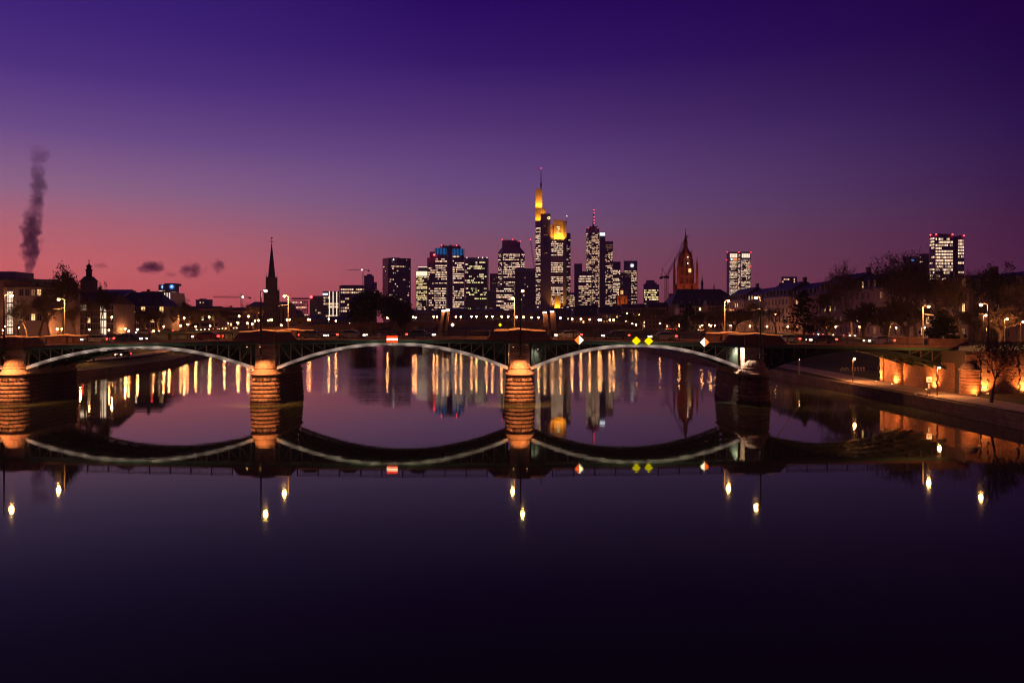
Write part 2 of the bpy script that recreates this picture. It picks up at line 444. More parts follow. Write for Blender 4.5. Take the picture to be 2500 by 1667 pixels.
path('left_street', [(-125, 60, 8.5), (-124, 120, 8.5), (-123, 169, 8.5), (-125, 222, 8.5), (-137, 274, 8.5), (-146, 340, 8.5), (-156, 430, 8.5)], 10, M['asphalt'], .05)

# ------------------------------------------------------------------ near bridge
YF, YB = 117.6, 131.4         # front and back edge of the deck
PIERS = [-73.6, -36.5, 1.14, 35.8]
ABUT = 64.0
def deck_z(x):
    if x < -76: x = -76
    if x <= 38: return 9.68 - .00028 * (x + 12) ** 2
    return 9.68 - .00028 * 2500 - .016 * (x - 38)
bridge = thing('arch_bridge', 'long steel arch bridge on round stone piers crossing the river in front', 'bridge', (0, YF, 0))
def bpart(mb, name, m, parent=None, smooth=False):
    o = mb.build(name, m, parent or bridge, smooth)
    if (parent or bridge) is bridge: o.location = (0, -YF, 0)
    return o
def along(x0, x1, step=2.0):
    n = max(1, round((x1 - x0) / step)); return [x0 + (x1 - x0) * i / n for i in range(n + 1)]
def curved(mb, x0, x1, y0, y1, dz0, dz1, step=2.0):
    xs = along(x0, x1, step); n = len(xs); vs = []
    for x in xs:
        z = deck_z(x)
        vs += [(x, y0, z + dz0), (x, y1, z + dz0), (x, y1, z + dz1), (x, y0, z + dz1)]
    fs = [(3, 2, 1, 0), (4 * n - 4, 4 * n - 3, 4 * n - 2, 4 * n - 1)]
    for i in range(n - 1):
        a = 4 * i; b = a + 4
        for k in range(4):
            fs.append((a + k, a + (k + 1) % 4, b + (k + 1) % 4, b + k))
    mb.add(vs, fs); return mb
X0, X1 = -112, 66
bpart(curved(MB(), X0, X1, YF + .25, YB - .25, -.75, -.25), 'deck', M['brace'])
bpart(curved(MB(), X0, X1, YF + 2.6, YB - 2.6, -.246, -.2), 'roadway', M['asphalt'])
for y0, y1 in ((YF + .3, YF + 2.58), (YB - 2.58, YB - .3)):
    bpart(curved(MB(), X0, X1, y0, y1, -.245, -.07), 'footway', M['walk'])
for y0, y1 in ((YF - .12, YF + .28), (YB - .28, YB + .12)):
    c_ = curved(MB(), X0, X1, y0, y1, -.10, .02)
    for i in range(len(c_.v) // 4):
        k = 4 * i + (3 if y0 < YF + 1 else 2); v = c_.v[k]; c_.v[k] = (v[0], v[1] + (.11 if y0 < YF + 1 else -.11), v[2] + .05)
        k = 4 * i + (2 if y0 < YF + 1 else 3); v = c_.v[k]; c_.v[k] = (v[0], v[1], v[2] + .05)
    bpart(c_, 'cornice', M['cornice'])
for y0, y1 in ((YF + .04, YF + .24), (YB - .24, YB - .04)):
    bpart(curved(MB(), X0, X1, y0, y1, -.34, -.103), 'fascia', M['parapet'])
for y0, y1 in ((YF - .02, YF + .22), (YB - .22, YB + .02)):
    mb = MB()
    curved(mb, X0, X1, y0, y1, -.40, -.343); curved(mb, X0, X1, y0 + .09, y1 - .03, -.62, -.403); curved(mb, X0, X1, y0 - .05, y1, -.68, -.623)
    bpart(mb, 'edge_girder', M['green'])
# arches
def arch_pts(xa, xb, rise=None, n=28):
    zs = 5.05
    xm = (xa + xb) / 2
    zc = deck_z(xm) - 1.02
    out = []
    for i in range(n + 1):
        t = i / n; x = xa + (xb - xa) * t
        out.append((x, zs + (zc - zs) * (1 - (2 * t - 1) ** 2)))
    return out
def sweep(mb, pts, y0, y1, h0, h1):
    n = len(pts); vs = []
    for x, z in pts: vs += [(x, y0, z + h0), (x, y1, z + h0), (x, y1, z + h1), (x, y0, z + h1)]
    fs = [(3, 2, 1, 0), (4 * n - 4, 4 * n - 3, 4 * n - 2, 4 * n - 1)]
    for i in range(n - 1):
        for k in range(4): fs.append((4 * i + k, 4 * i + (k + 1) % 4, 4 * i + 4 + (k + 1) % 4, 4 * i + 4 + k))
    mb.add(vs, fs)
spans = [(PIERS[0] + 1.75, PIERS[1] - 1.75), (PIERS[1] + 1.75, PIERS[2] - 1.75), (PIERS[2] + 1.75, PIERS[3] - 2.0), (PIERS[3] + 2.2, ABUT + .2), (-112, PIERS[0] - 1.75)]
RIBY = [YF + .15, YF + 3.4, YF + 6.7, YF + 10, YB - .45]
for si, (xa, xb) in enumerate(spans):
    pts = arch_pts(xa, xb)
    for k, y in enumerate(RIBY):
        mb = MB()
        sweep(mb, pts, y - .14, y + .30, 0, .06); sweep(mb, pts, y, y + .16, .063, .42); sweep(mb, pts, y - .14, y + .30, .423, .48)
        bpart(mb, 'arch_rib', M['rib'] if si != 3 and k in (0, 4) else M['shaded_green'] if si == 3 and k else M['plate'])  # inner and right-span ribs darkened in the paint to stand for shade
    # cross bracing plates between the ribs
    mb = MB()
    for i in range(2, len(pts) - 2, 2):
        x, z = pts[i]
        mb.box(x - .06, x + .06, YF + .62, YB - .47, z + .1, z + .36)
    bpart(mb, 'cross_beam', M['plate'])
    # plate webs closing the spandrels behind the outer trusses
    for yy in (YF + 1.5, YB - 1.62):
        pl = MB(); nn = len(pts); vs = []
        for x, z in pts: vs += [(x, yy, z + .30), (x, yy + .1, z + .30), (x, yy + .1, deck_z(x) - .76), (x, yy, deck_z(x) - .76)]
        fs = [(3, 2, 1, 0), (4 * nn - 4, 4 * nn - 3, 4 * nn - 2, 4 * nn - 1)]
        for i in range(nn - 1):
            for k in range(4): fs.append((4 * i + k, 4 * i + (k + 1) % 4, 4 * i + 4 + (k + 1) % 4, 4 * i + 4 + k))
        pl.add(vs, fs); bpart(pl, 'spandrel_plate', M['plate'])
    # spandrel posts and braces on the two outer ribs
    step = 1.66; n = int((xb - xa) / step)
    xs = [xa + .35 + i * (xb - xa - .7) / n for i in range(n + 1)]
    def ztop(x): return deck_z(x) - .69
    def zarch(x):
        t = (x - xa) / (xb - xa); zc = deck_z((xa + xb) / 2) - 1.02
        return 5.05 + (zc - 5.05) * (1 - (2 * t - 1) ** 2) + .48
    for yy in (YF + .12, YB - .40):
        for i, x in enumerate(xs):
            if ztop(x) - zarch(x) > .35:
                bpart(MB().box(x - .075, x + .075, yy, yy + .15, zarch(x) - .03, ztop(x)), 'spandrel_post', M['brace'])
            j = i + 1 if x < (xa + xb) / 2 else i - 1
            if 0 <= j <= n:
                x2 = xs[j]
                if ztop(x2) - zarch(x2) > .55:
                    m2 = MB(); m2.tube((x, yy + .22, ztop(x)), (x2, yy + .22, zarch(x2)), .055, n=4)
                    bpart(m2, 'spandrel_brace', M['brace'])
# piers
def stadium(cx, r, y0, y1, n=10):
    pts = []
    for i in range(n + 1):
        t = math.pi + math.pi * i / n
        pts.append((cx + r * math.cos(t), y0 + r * math.sin(t)))
    for i in range(n + 1):
        t = math.pi * i / n
        pts.append((cx + r * math.cos(t), y1 + r * math.sin(t)))
    return pts
def pier(cx, wide=0, gap=.07):
    p = link('pier', None, bridge, (cx, YF - .4 - YF, 0))
    p.empty_display_size = .2
    y0, y1 = .9, YB - YF - .3          # nose centres in pier space
    def pb(mb, name, m, smooth=False): return mb.build(name, m, p, smooth)
    k = 1 + wide
    zt, zb, nc = 3.95, -.8, 8
    core = MB(); core.prism(stadium(0, 2.30 * k, y0, y1), -2, -.5, stadium(0, 2.25 * k, y0, y1)); core.prism(stadium(0, 2.16 * k, y0, y1), -.5, 4.0, stadium(0, 1.86 * k, y0, y1))
    pb(core, 'pier_core', M['mortar'])
    rng = random.Random(int(cx * 10))
    sides = MB()
    for c in range(nc):
        za = zb + (zt - zb) * c / nc + gap; zc = zb + (zt - zb) * (c + 1) / nc - gap
        ra = (2.37 - .33 * (c / nc)) * k; rc = (2.37 - .33 * ((c + 1) / nc)) * k
        for end in (0, 1):
            m = 5; off = (c % 2) * .5
            cuts = [0] + [(i + .5 + off) / (m + .5) for i in range(m)] + [1]
            cuts = sorted(set(min(1, max(0, q)) for q in cuts))
            for a, b in zip(cuts, cuts[1:]):
                if b - a < .02: continue
                base = math.pi if end == 0 else 0
                t0, t1 = base + math.pi * a + .014, base + math.pi * b - .014
                d = rng.uniform(-.025, .03); yc = y0 if end == 0 else y1
                st = MB(); ns = max(2, round((t1 - t0) / .2))
                prof = [(ra - .3, za), (ra - .07 + d, za), (ra + d, za + .08), (rc + d, zc - .10), (rc - .09 + d, zc), (rc - .3, zc)]
                vs = []; fs = []
                for i in range(ns + 1):
                    t = t0 + (t1 - t0) * i / ns
                    for r, z in prof: vs.append((r * math.cos(t), yc + r * math.sin(t), z))
                q = len(prof)
                for i in range(ns):
                    for j in range(q - 1): fs.append((i * q + j, (i + 1) * q + j, (i + 1) * q + j + 1, i * q + j + 1))
                fs += [tuple(range(q - 1, -1, -1)), tuple(range(ns * q, ns * q + q))]
                st.add(vs, fs)
                if za < -.3 or cx < -80: sides.v and None
                pb(st, 'stone', M['pier_stone'] if gap > .05 else M['shade_pier'])
        # straight flanks, laid in long blocks
        ny = 6; off = (c % 2) * .5
        for s in (-1, 1):
            for i in range(ny + 1):
                ya = y0 + (y1 - y0) * max(0, (i - off)) / ny + .02; yb_ = y0 + (y1 - y0) * min(ny, (i + 1 - off)) / ny - .02
                if yb_ - ya < .1: continue
                d = rng.uniform(-.02, .03)
                vs = [(s * (ra - .25), ya, za), (s * (ra + d), ya, za), (s * (rc + d), ya, zc), (s * (rc - .25), ya, zc)]
                vs += [(v[0], yb_, v[2]) for v in vs]
                fs = [(0, 1, 2, 3), (7, 6, 5, 4), (1, 5, 6, 2), (3, 2, 6, 7), (0, 4, 5, 1)]
                if s < 0: fs = [f[::-1] for f in fs]
                sides.add(vs, fs)
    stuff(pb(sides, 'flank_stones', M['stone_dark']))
    # moulded cap ring following the whole plan
    def band(r0, r1, z0, z1): return MB().prism(stadium(0, r0 * k, y0, y1, 16), z0, z1, stadium(0, r1 * k, y0, y1, 16))
    pb(band(1.90, 2.00, 3.96, 4.24), 'cap_neck', M['stone_dark'])  # ring's shadow and weathering both put into the dark stone colour
    cap = MB()
    for r0, r1, z0, z1 in ((2.10, 2.21, 4.243, 4.36), (2.21, 2.20, 4.36, 4.50), (2.20, 2.04, 4.50, 4.62), (1.99, 1.64, 4.623, 5.18), (1.70, 1.74, 5.183, 5.28), (1.74, 1.68, 5.28, 5.40)):
        b2 = band(r0, r1, z0, z1); cap.add(b2.v, b2.f)
    pb(cap, 'cap_ring', M['stone'])
    for yc, a0 in ((y0, math.pi), (y1, 0)):
        d = MB(); prof = []
        for i in range(9):
            t = i / 8 * math.pi / 2
            prof.append((1.60 * k * math.cos(t) ** .8 if i < 8 else 0, 5.40 + 1.22 * math.sin(t)))
        d.lathe(prof, (0, yc), 20)
        pb(d, 'dome', M['stone'], True)
        ribs = MB()
        for i in range(9):
            t = a0 + math.pi * i / 8
            for (r0_, z0_), (r1_, z1_) in zip(prof[:-1], prof[1:]):
                ribs.tube((r0_ * math.cos(t) * 1.003, yc + r0_ * math.sin(t) * 1.003, z0_), (r1_ * math.cos(t) * 1.003, yc + r1_ * math.sin(t) * 1.003, z1_), .022, n=4, caps=False)
        pb(ribs, 'dome_seam', M['stone_dark'])
    # shaft in courses behind the domes
    zt2 = deck_z(cx) - .25
    n = 7
    for c in range(n):
        za = 5.12 + (zt2 - 5.12) * c / n; zc = 5.12 + (zt2 - 5.12) * (c + 1) / n - .03
        e = .012 * (c % 2)
        pb(MB().box(-1.42 - e, 1.42 + e, .5 - e, y1 - .1, za, zc), 'shaft_course', M['stone'])
    # parapet above the pier, front and back
    zp = deck_z(cx)
    for s, yy in ((-1, .02), (1, y1 + .1)):
        dz = lambda x: deck_z(cx + x) - zp
        w = MB(); cpg = MB()
        xs = [-4.75, -3.6, -1.55]
        for sgn in (-1, 1):
            a, b, c_ = 4.75 * sgn, 3.75 * sgn, 1.52 * sgn
            pts = [(a, zp + dz(a) + .03), (c_, zp + .03), (c_, zp + 1.12), (b, zp + dz(b) + 1.08)]
            vs = [(x, yy + .22, z) for x, z in pts] + [(x, yy + .62, z) for x, z in pts]
            fs = [(0, 1, 2, 3), (7, 6, 5, 4), (0, 4, 5, 1), (1, 5, 6, 2), (2, 6, 7, 3), (3, 7, 4, 0)]
            if sgn > 0: fs = [f[::-1] for f in fs]
            w.add(vs, fs)
            pts = [(b * 1.02, zp + dz(b) + 1.083), (c_, zp + 1.123), (c_, zp + 1.20), (b * 1.02, zp + dz(b) + 1.16)]
            vs = [(x, yy + .14, z - (.05 if k_ > 1 else 0)) for k_, (x, z) in enumerate(pts)] + [(x, yy + .70, z + (.12 if k_ > 1 else 0)) for k_, (x, z) in enumerate(pts)]
            cpg.add(vs, fs)
        pb(w, 'parapet_wall', M['parapet']); pb(cpg, 'parapet_coping', M['cornice'])
        c = MB()
        c.box(-1.5, 1.5, yy - .05, yy + .75, zp - .5, zp + 1.16)
        pb(c, 'parapet_block', M['parapet']); c = MB()
        pts = [(-1.62, zp + 1.163), (1.62, zp + 1.163), (1.62, zp + 1.25), (0, zp + 1.40), (-1.62, zp + 1.25)]
        vs = [(x, yy - .15, z - (.05 if k_ > 1 else 0)) for k_, (x, z) in enumerate(pts)] + [(x, yy + .85, z + (.13 if k_ > 1 else 0)) for k_, (x, z) in enumerate(pts)]
        c.add(vs, [(0, 1, 2, 3, 4), (9, 8, 7, 6, 5)] + [(i, i + 5, (i + 1) % 5 + 5, (i + 1) % 5) for i in range(5)])
        pb(c, 'block_coping', M['cornice'])
    return p
for i, cx in enumerate(PIERS): pier(cx, .0 if i < 3 else .09, .07 if i < 3 else .02)
# railings between the pier parapets
gaps = [(-110, PIERS[0] - 4.8), (PIERS[0] + 4.8, PIERS[1] - 4.8), (PIERS[1] + 4.8, PIERS[2] - 4.8), (PIERS[2] + 4.8, PIERS[3] - 4.8), (PIERS[3] + 4.8, ABUT - 2.6)]
for yy in (YF + .05, YB - .09):
    for xa, xb in gaps:
        r = MB(); curved(r, xa, xb, yy - .04, yy + .07, .97, 1.06); bpart(r, 'top_rail', M['rail'])
        r = MB(); curved(r, xa, xb, yy - .015, yy + .035, .12, .16); curved(r, xa, xb, yy - .015, yy + .035, .84, .88); bpart(r, 'lower_rail', M['rail'])
        n = round((xb - xa) / 3.05)
        bal = MB()
        for i in range(n + 1):
            x = xa + (xb - xa) * i / n; z = deck_z(x)
            bpart(MB().box(x - .075, x + .075, yy - .06, yy + .08, z + .021, z + 1.12), 'railing_post', M['rail'])
        nb = int((xb - xa) / .17)
        for i in range(nb):
            x = xa + (xb - xa) * (i + .5) / nb; z = deck_z(x)
            bal.box(x - .016, x + .016, yy, yy + .03, z + .161, z + .839)
        stuff(bpart(bal, 'balusters', M['rail']))
# right-hand end of the bridge: parapet over the abutment
w = MB(); curved(w, ABUT - 2.5, ABUT + 3.4, YF - .05, YF + .45, .03, 1.08); bpart(w, 'end_parapet', M['parapet'])
w = MB(); curved(w, ABUT - 2.5, ABUT + 3.4, YB - .45, YB + .05, .03, 1.08); bpart(w, 'end_parapet', M['parapet'])

# abutment and wing wall
ab = thing('abutment', 'tall stone bridge abutment and wing wall lit orange from the ground', 'wall', (ABUT, YF, 1.7))
def apart(mb, name, m, smooth=False):
    o = mb.build(name, m, ab, smooth); o.location = (-ABUT, -YF, -1.7); return o
ZTOPW = 7.9
apart(MB().box(ABUT + .3, ABUT + 60, YF - 4.6, YB + 7.5, .8, ZTOPW), 'wall_core', M['mortar'])
rng = random.Random(11)
cs = MB(); hC = .42
def wall_x(mb, x0, x1, y, z0, z1, holes=()):
    zz = z0; r = 0
    while zz < z1 - .1:
        h = min(hC, z1 - zz) * 1; x = x0 - rng.uniform(0, .6)
        while x < x1:
            L = rng.uniform(.7, 1.3); a, b = max(x0, x), min(x1, x + L)
            if b - a > .12 and not any(p <= (a + b) / 2 <= q for p, q in holes):
                d = rng.uniform(0, .06)
                mb.box(a + .012, b - .012, y - .05 - d, y + .2, zz + .012, zz + h - .012)
            x += L
        zz += hC; r += 1
def wall_y(mb, y0, y1, x, z0, z1):
    zz = z0
    while zz < z1 - .1:
        y = y0 - rng.uniform(0, .6); h = min(hC, z1 - zz)
        while y < y1:
            L = rng.uniform(.7, 1.3); a, b = max(y0, y), min(y1, y + L)
            if b - a > .12:
                d = rng.uniform(0, .06)
                mb.box(x - .05 - d, x + .2, a + .012, b - .012, zz + .012, zz + h - .012)
            y += L
        zz += hC
WY = YF - 4.6
QX = [66.9, 72.4, 78.5]
wall_x(cs, ABUT + .3, ABUT + 22, WY, 1.5, ZTOPW - .4, [(q - .55, q + .55) for q in QX])
stuff(apart(cs, 'wall_stones', M['brick']))
cs = MB(); wall_y(cs, YF - 2.0, YB + 7.5, ABUT + .3, 1.5, 6.2); wall_x(cs, ABUT + .3, ABUT + 16, YB + 7.3, 6.3, 6.5)
stuff(apart(cs, 'flank_stones', M['brick']))
for q in QX:
    zz = 1.5; k = 0
    while zz < ZTOPW - .5:
        wd = .5 if k % 2 else .36
        apart(MB().box(q - wd, q + wd, WY - .22, WY + .2, zz + .015, zz + .55), 'quoin', M['stone'])
        zz += .58; k += 1
for yq in (YF + 3.0, YB + 6.6):
    zz = 1.5; k = 0
    while zz < 6.2:
        wd = .62 if k % 2 else .42
        apart(MB().box(ABUT - .02, ABUT + .5, yq - wd, yq + wd, zz + .015, zz + .55), 'quoin', M['stone'])
        zz += .58; k += 1
cp = MB(); cp.box(ABUT + 1.2, ABUT + 60, WY - .3, WY + .5, ZTOPW - .38, ZTOPW - .02); apart(cp, 'coping', M['parapet'])
# round buttress with a dome at the corner, and a second one on the flank
for bx, by, br, zt in ((ABUT + .75, YF - 4.9, 1.25, 5.2), (ABUT + .4, YB + .4, 1.1, 5.6)):
    for c in range(8):
        z0 = 1.4 + (zt - 1.4) * c / 8; z1 = 1.4 + (zt - 1.4) * (c + 1) / 8 - .03
        d = MB(); r = br * (1.06 - .06 * c / 8) + rng.uniform(-.015, .015)
        d.lathe([(0, z0), (r - .04, z0), (r, z0 + .05), (r, z1 - .05), (r - .04, z1), (0, z1)], (bx, by), 24); apart(d, 'buttress_course', M['brick'])
    d = MB(); d.lathe([(br, zt), (br + .18, zt + .05), (br + .18, zt + .25), (br * .95, zt + .35)], (bx, by), 24); apart(d, 'buttress_ring', M['stone'])
    d = MB(); d.lathe([(br * .95 * math.cos(i / 8 * math.pi / 2), zt + .35 + .9 * math.sin(i / 8 * math.pi / 2)) for i in range(9)], (bx, by), 24); apart(d, 'buttress_dome', M['stone_dark'], True)
ter = MB(); ter.box(ABUT + .6, ABUT + 600, WY + .5, YB + 9, ZTOPW - .3, ZTOPW + .05)
tag(ter.build('bridgehead_ground', M['asphalt']), kind='structure')

# ------------------------------------------------------------------ lamps
def mast_near(cx, y, z0, ztop, label, arm=1, lit=True, power=500, dark=True, bracket=True, group='tall lamp masts of the near bridge'):
    t = thing('street_lamp', label, 'street lamp', (cx, y, z0), group)
    H = ztop - z0; m = M['iron'] if dark else M['pole']
    MB().tube((0, 0, 0), (0, 0, H * .45), .16, .12, 10).tube((0, 0, H * .45), (0, 0, H + .1), .12, .08, 10).build('mast', m, t)
    iy = 1.25 if bracket or dark else -1.25      # the head hangs inward over the road
    hx = arm * .3
    MB().tube((0, 0, H - .02), (hx * .5, iy * .4, H + .28), .05, .05, 6).tube((hx * .5, iy * .4, H + .28), (hx, iy * 1.15, H + .25), .05, .04, 6).build('arm', m, t)
    hd = MB(); hd.cbox((hx, iy, H + .30), (.38, .75, .11)); hd.build('lamp_hood', m, t)
    MB().lathe([(.02, H + .235), (.17, H + .21), (.22, H + .08), (.18, H - .04), (.02, H - .10)], (hx, iy), 12).build('bulb', M['bulb'], t, True)
    MB().tube((0, 0, H * .82), (arm * 1.5, iy * .6, H * .79), .025, .02, 5).build('cross_arm', m, t)
    if bracket:
        b = MB()
        for dz in (.35, 1.6):
            b.lathe([(.0, dz - .09), (.24, dz - .06), (.24, dz + .06), (0, dz + .09)], (0, 0), 10)
            b.box(-.75, .75, -.07, .07, dz - .05, dz + .05)
            b.box(-.06, .06, 0, 1.35, dz - .05, dz + .05)
        b.build('bracket', m, t)
    light('POINT', 'lamp_light', (cx + hx, y + iy, ztop - .32), power, SODIUM, t, .25)
    return t
names = ['leftmost pier at the picture edge', 'second pier from the left', 'middle pier of the bridge', 'right pier beside the white floodlight']
yl = YF - 1.1
for cx, py, nm, pw in zip([X(10, yl), X(637, yl), X(1271, yl), X(1857, yl)], (722, 711, 711, 728), names, (2600, 2600, 2600, 1500)):
    mast_near(cx, yl, Z(875, yl), Z(py, yl), 'tall dark lamp mast fixed to the front of the ' + nm, 1 if cx < 36 else -1, True, pw)
yb = YB + .3
for px, py, nm, a in ((158, 733, 'over the left arch of the near bridge', -1), (704, 725, 'right of the second pier lamp', -1), (1256, 730, 'left of the middle pier lamp', -1), (1769, 737, 'left of the rightmost pier lamp', 1), (2253, 750, 'above the stone abutment', 1)):
    mast_near(X(px, yb), yb, deck_z(X(px, yb)) - .2, Z(py, yb), 'orange lit lamp mast on the far kerb ' + nm, a, True, 2800, False, False, 'lamp masts on the far kerb')
mast_near(X(2412, 119), 119, ZTOPW, Z(745, 119), 'slim dark lamp mast above the wing wall behind the bare riverside tree', -1, True, 2000, True, False, 'tall lamp masts of the near bridge')

def post_lamp(x, y, z0, h, label, group, arm=.0, power=0, r=.16, bulb='bulb_far', cat='street lamp', pole='pole'):
    t = thing('street_lamp', label, cat, (x, y, z0), group)
    MB().tube((0, 0, 0), (0, 0, h), .07, .045, 6).build('pole', M[pole], t)
    if arm:
        MB().tube((0, 0, h - .05), (arm, 0, h + .08), .035, .03, 5).build('arm', M[pole], t)
    MB().lathe([(.0, h + r * 1.1), (r * .8, h + r * .8), (r, h), (r * .7, h - r * .8), (0, h - r)], (arm, 0), 10).build('bulb', M[bulb], t, True)
    MB().lathe([(r * 1.1, h + r * .82), (r * .5, h + r * 1.3), (0, h + r * 1.4)], (arm, 0), 10).build('lamp_cap', M['iron'], t)
    if power: light('POINT', 'lamp_light', (x + arm, y, z0 + h - r - .1), power, SODIUM, t, .2)
    return t
G = 'path lamps on the right quay'
post_lamp(58.2, 136, 1.62, 4.2, 'quay path lamp with bicycle and bollards behind it', G, .28, 2600, .15, 'bulb')
post_lamp(59.2, 110.9, 1.65, 4.1, 'quay path lamp behind the white 36 sign', G, .32, 1500, .15, 'bulb')
post_lamp(57.9, 161, 1.62, 2.9, 'short dim post lamp on quay where the thin pipe ends', G, .2, 0, .06, 'bulb_far')
G = 'street lamps above the wing wall'
for px, py, y, a, l in ((2400, 770, 150, .5, 'street lamp just left of the bare tree crown above the wall'), (2452, 779, 158, .55, 'street lamp right of the bare tree crown above the wall'), (2492, 786, 150, .5, 'street lamp at the right picture edge above the wall')):
    post_lamp(X(px, y), y, 7.5, Z(py, y) - 7.5, l, G, a, 2200, .2, 'bulb')

# ------------------------------------------------------------------ floodlights of the near bridge
def flood(loc, target, power, col, angle, label, group, blend=.7, r=.12, emitcol='bulb', show=True, size=.16):
    t = thing('floodlight', label, 'floodlight', loc, group)
    d = (Vector(target) - Vector(loc)).normalized()
    MB().tube(tuple(-d * .18), tuple(d * .06), size * .8, size, 10).build('housing', M['iron'], t)
    MB().tube(tuple(d * .061), tuple(d * .075), size * .9, size * .9, 10).build('lens', M[emitcol], t)
    MB().tube((0, 0, -.02), (0, .0, -.3), .025, n=5).build('bracket', M['iron'], t)
    light('SPOT', 'flood_beam', tuple(Vector(loc) + d * .12), power, col, t, r, target, angle, blend)
    return t
AMBER = (1, .37, .13)
for cx, nm in zip(PIERS[:3], ('leftmost pier', 'second pier from the left', 'middle pier')):
    for s, w in ((-1, 'left'), (1, 'right')):
        flood((cx + s * .95, YF - 5.2, 8.7), (cx + s * .1, YF - 1.2, 1.6), 4600, AMBER, 84, 'small %s amber floodlight added in mid-air ahead of the %s' % (w, nm), 'amber floodlights around the piers', .8, .1)  # hung free ahead of the mast, added to wash the pier nose
for cx, nm in zip(PIERS[:3], ('leftmost pier', 'second pier from the left', 'middle pier')):
    pass
for cx, nm in zip((PIERS[1], PIERS[2], PIERS[3], PIERS[0]), ('second pier', 'middle pier', 'right pier', 'leftmost pier')):
    flood((cx, YB + 4.2, 7.6), (cx, YB + .6, 2.5), 1500, AMBER, 90, 'amber floodlight on the back side of the ' + nm, 'amber floodlights around the piers', .8, .1)
WHITE = (1, .86, .74)
flood((PIERS[2] + 2.7, YF + .5, 8.2), (PIERS[2] + 1.5, YF + 1.2, 6.6), 600, WHITE, 120, 'bright white floodlight on the right flank of the middle pier', 'white floodlights', .9, .08, 'bulb_white', size=.14)
flood((PIERS[3] - 2.7, YF + .7, 8.3), (PIERS[3] - 1.2, YF + 1.4, 6.6), 2600, WHITE, 140, 'bright white floodlight on the left flank of the right pier', 'white floodlights', .9, .08, 'bulb_white', size=.14)
for si, (xa, xb) in enumerate(spans[:3]):
    n = 13
    for i in range(n):
        u = (i + .5) / n
        x = xa + (xb - xa) * u
        arch = arch_pts(xa, xb, n=52)[int(u * 52)][1]
        loc = (x, YF - .95, arch - .45)
        t = thing('floodlight', 'small white floodlight hung under the %s arch, %s from its left end' % (('left', 'middle', 'right')[si], ('first', 'second', 'third', 'fourth', 'fifth', 'sixth', 'seventh', 'eighth', 'ninth', 'tenth', 'eleventh', 'twelfth', 'thirteenth')[i]), 'floodlight', loc, 'white floodlights along the arches')
        MB().cbox((0, 0, -.04), (.22, .1, .06)).build('housing', M['iron'], t)
        MB().tube((0, .05, -.02), (0, 1.1, .44), .018, n=5).build('outrigger', M['iron'], t)
        light('SPOT', 'flood_beam', (x, YF - .95, arch - .38), 48, (1, .78, .66), t, .05, (x, YF + .2, arch + .45), 140, 1)
# ground uplights at the abutment
G = 'orange uplights at the foot of the abutment'
ups = [((66.9, WY - 1.0, 1.95), (66.95, WY + .1, 5.0), 1800, 'under the left quoin strip of the wing wall'),
       ((72.4, WY - 1.0, 2.05), (72.4, WY + .1, 5.0), 1800, 'under the quoin strip at the right picture edge'),
       ((ABUT + .55, YF - 7.1, 1.9), (ABUT + .75, YF - 5.0, 4.4), 700, 'in front of the round domed buttress'),
       ((ABUT - 1.3, YF + 3.0, 1.85), (ABUT + .4, YF + 3.2, 4.6), 2000, 'at the nearer quoins below the arch'),
       ((ABUT - 1.5, YB - .2, 1.85), (ABUT + .2, YB + .3, 4.6), 2000, 'at the flank buttress below the arch'),
       ((ABUT - 1.0, YB + 6.6, 1.85), (ABUT + .3, YB + 6.6, 4.8), 1400, 'at the far corner of the abutment')]
for loc, tg, pw, nm in ups:
    flood(loc, tg, pw, (1, .34, .085), 120, 'low ground uplight ' + nm, G, .9, .1, 'bulb', size=.16)

# ------------------------------------------------------------------ signs on the near bridge
def diamond(cx, label, two):
    y = YF - .55; z = deck_z(cx) - .1; r = .66
    t = thing('navigation_sign', label, 'sign', (cx, y, z), 'diamond navigation signs on the bridge')
    fp = [(-r, 0), (0, -r), (r, 0), (0, r)]
    def plate(pts, d0, d1):
        mb = MB(); n = len(pts)
        mb.add([(p[0], d0, p[1]) for p in pts] + [(p[0], d1, p[1]) for p in pts], [tuple(range(n)), tuple(range(2 * n - 1, n - 1, -1))] + [(i, n + i, n + (i + 1) % n, (i + 1) % n) for i in range(n)])
        return mb
    k = 1.04
    plate([(p[0] * k, p[1] * k) for p in fp], .0, .10).build('sign_back', M['iron'], t)
    if two is None:
        plate(fp, -.03, -.004).build('sign_face', M['sign_yellow'], t)
    else:
        l, r_ = two
        plate([(-r, 0), (-.01, -r + .01), (-.01, r - .01)], -.03, -.004).build('sign_half', M[l], t)
        plate([(.01, -r + .01), (r, 0), (.01, r - .01)], -.03, -.004).build('sign_half', M[r_], t)
    MB().tube((0, .12, -.2), (0, .6, -.2), .03, n=6).tube((0, .06, .0), (0, .06, 1.1), .03, n=6).build('bracket', M['iron'], t)
diamond(X(1413, YF), 'red and white diamond sign on the bridge right of the middle pier', ('sign_orange', 'sign_white'))
diamond(X(1552, YF), 'left one of the two yellow diamond signs over the right arch', None)
diamond(X(1582, YF), 'right one of the two yellow diamond signs over the right arch', None)
diamond(X(1718, YF), 'white and red diamond sign nearest the right pier', ('sign_white', 'sign_orange'))
cx = X(959, YF)
t = thing('navigation_sign', 'red board sign with a white bar over the crown of the middle arch', 'sign', (cx, YF - .55, deck_z(cx) - .1))
MB().box(-.85, .85, .0, .12, -.52, .56).build('sign_back', M['iron'], t)
for z0, z1, k in ((.13, .5, 'sign_red'), (-.17, .125, 'sign_white'), (-.48, -.175, 'sign_red')):
    MB().box(-.80, .80, -.03, -.004, z0, z1).build('stripe', M[k], t)
MB().box(-.7, .7, .12, .5, -.1, 0).build('bracket', M['iron'], t)
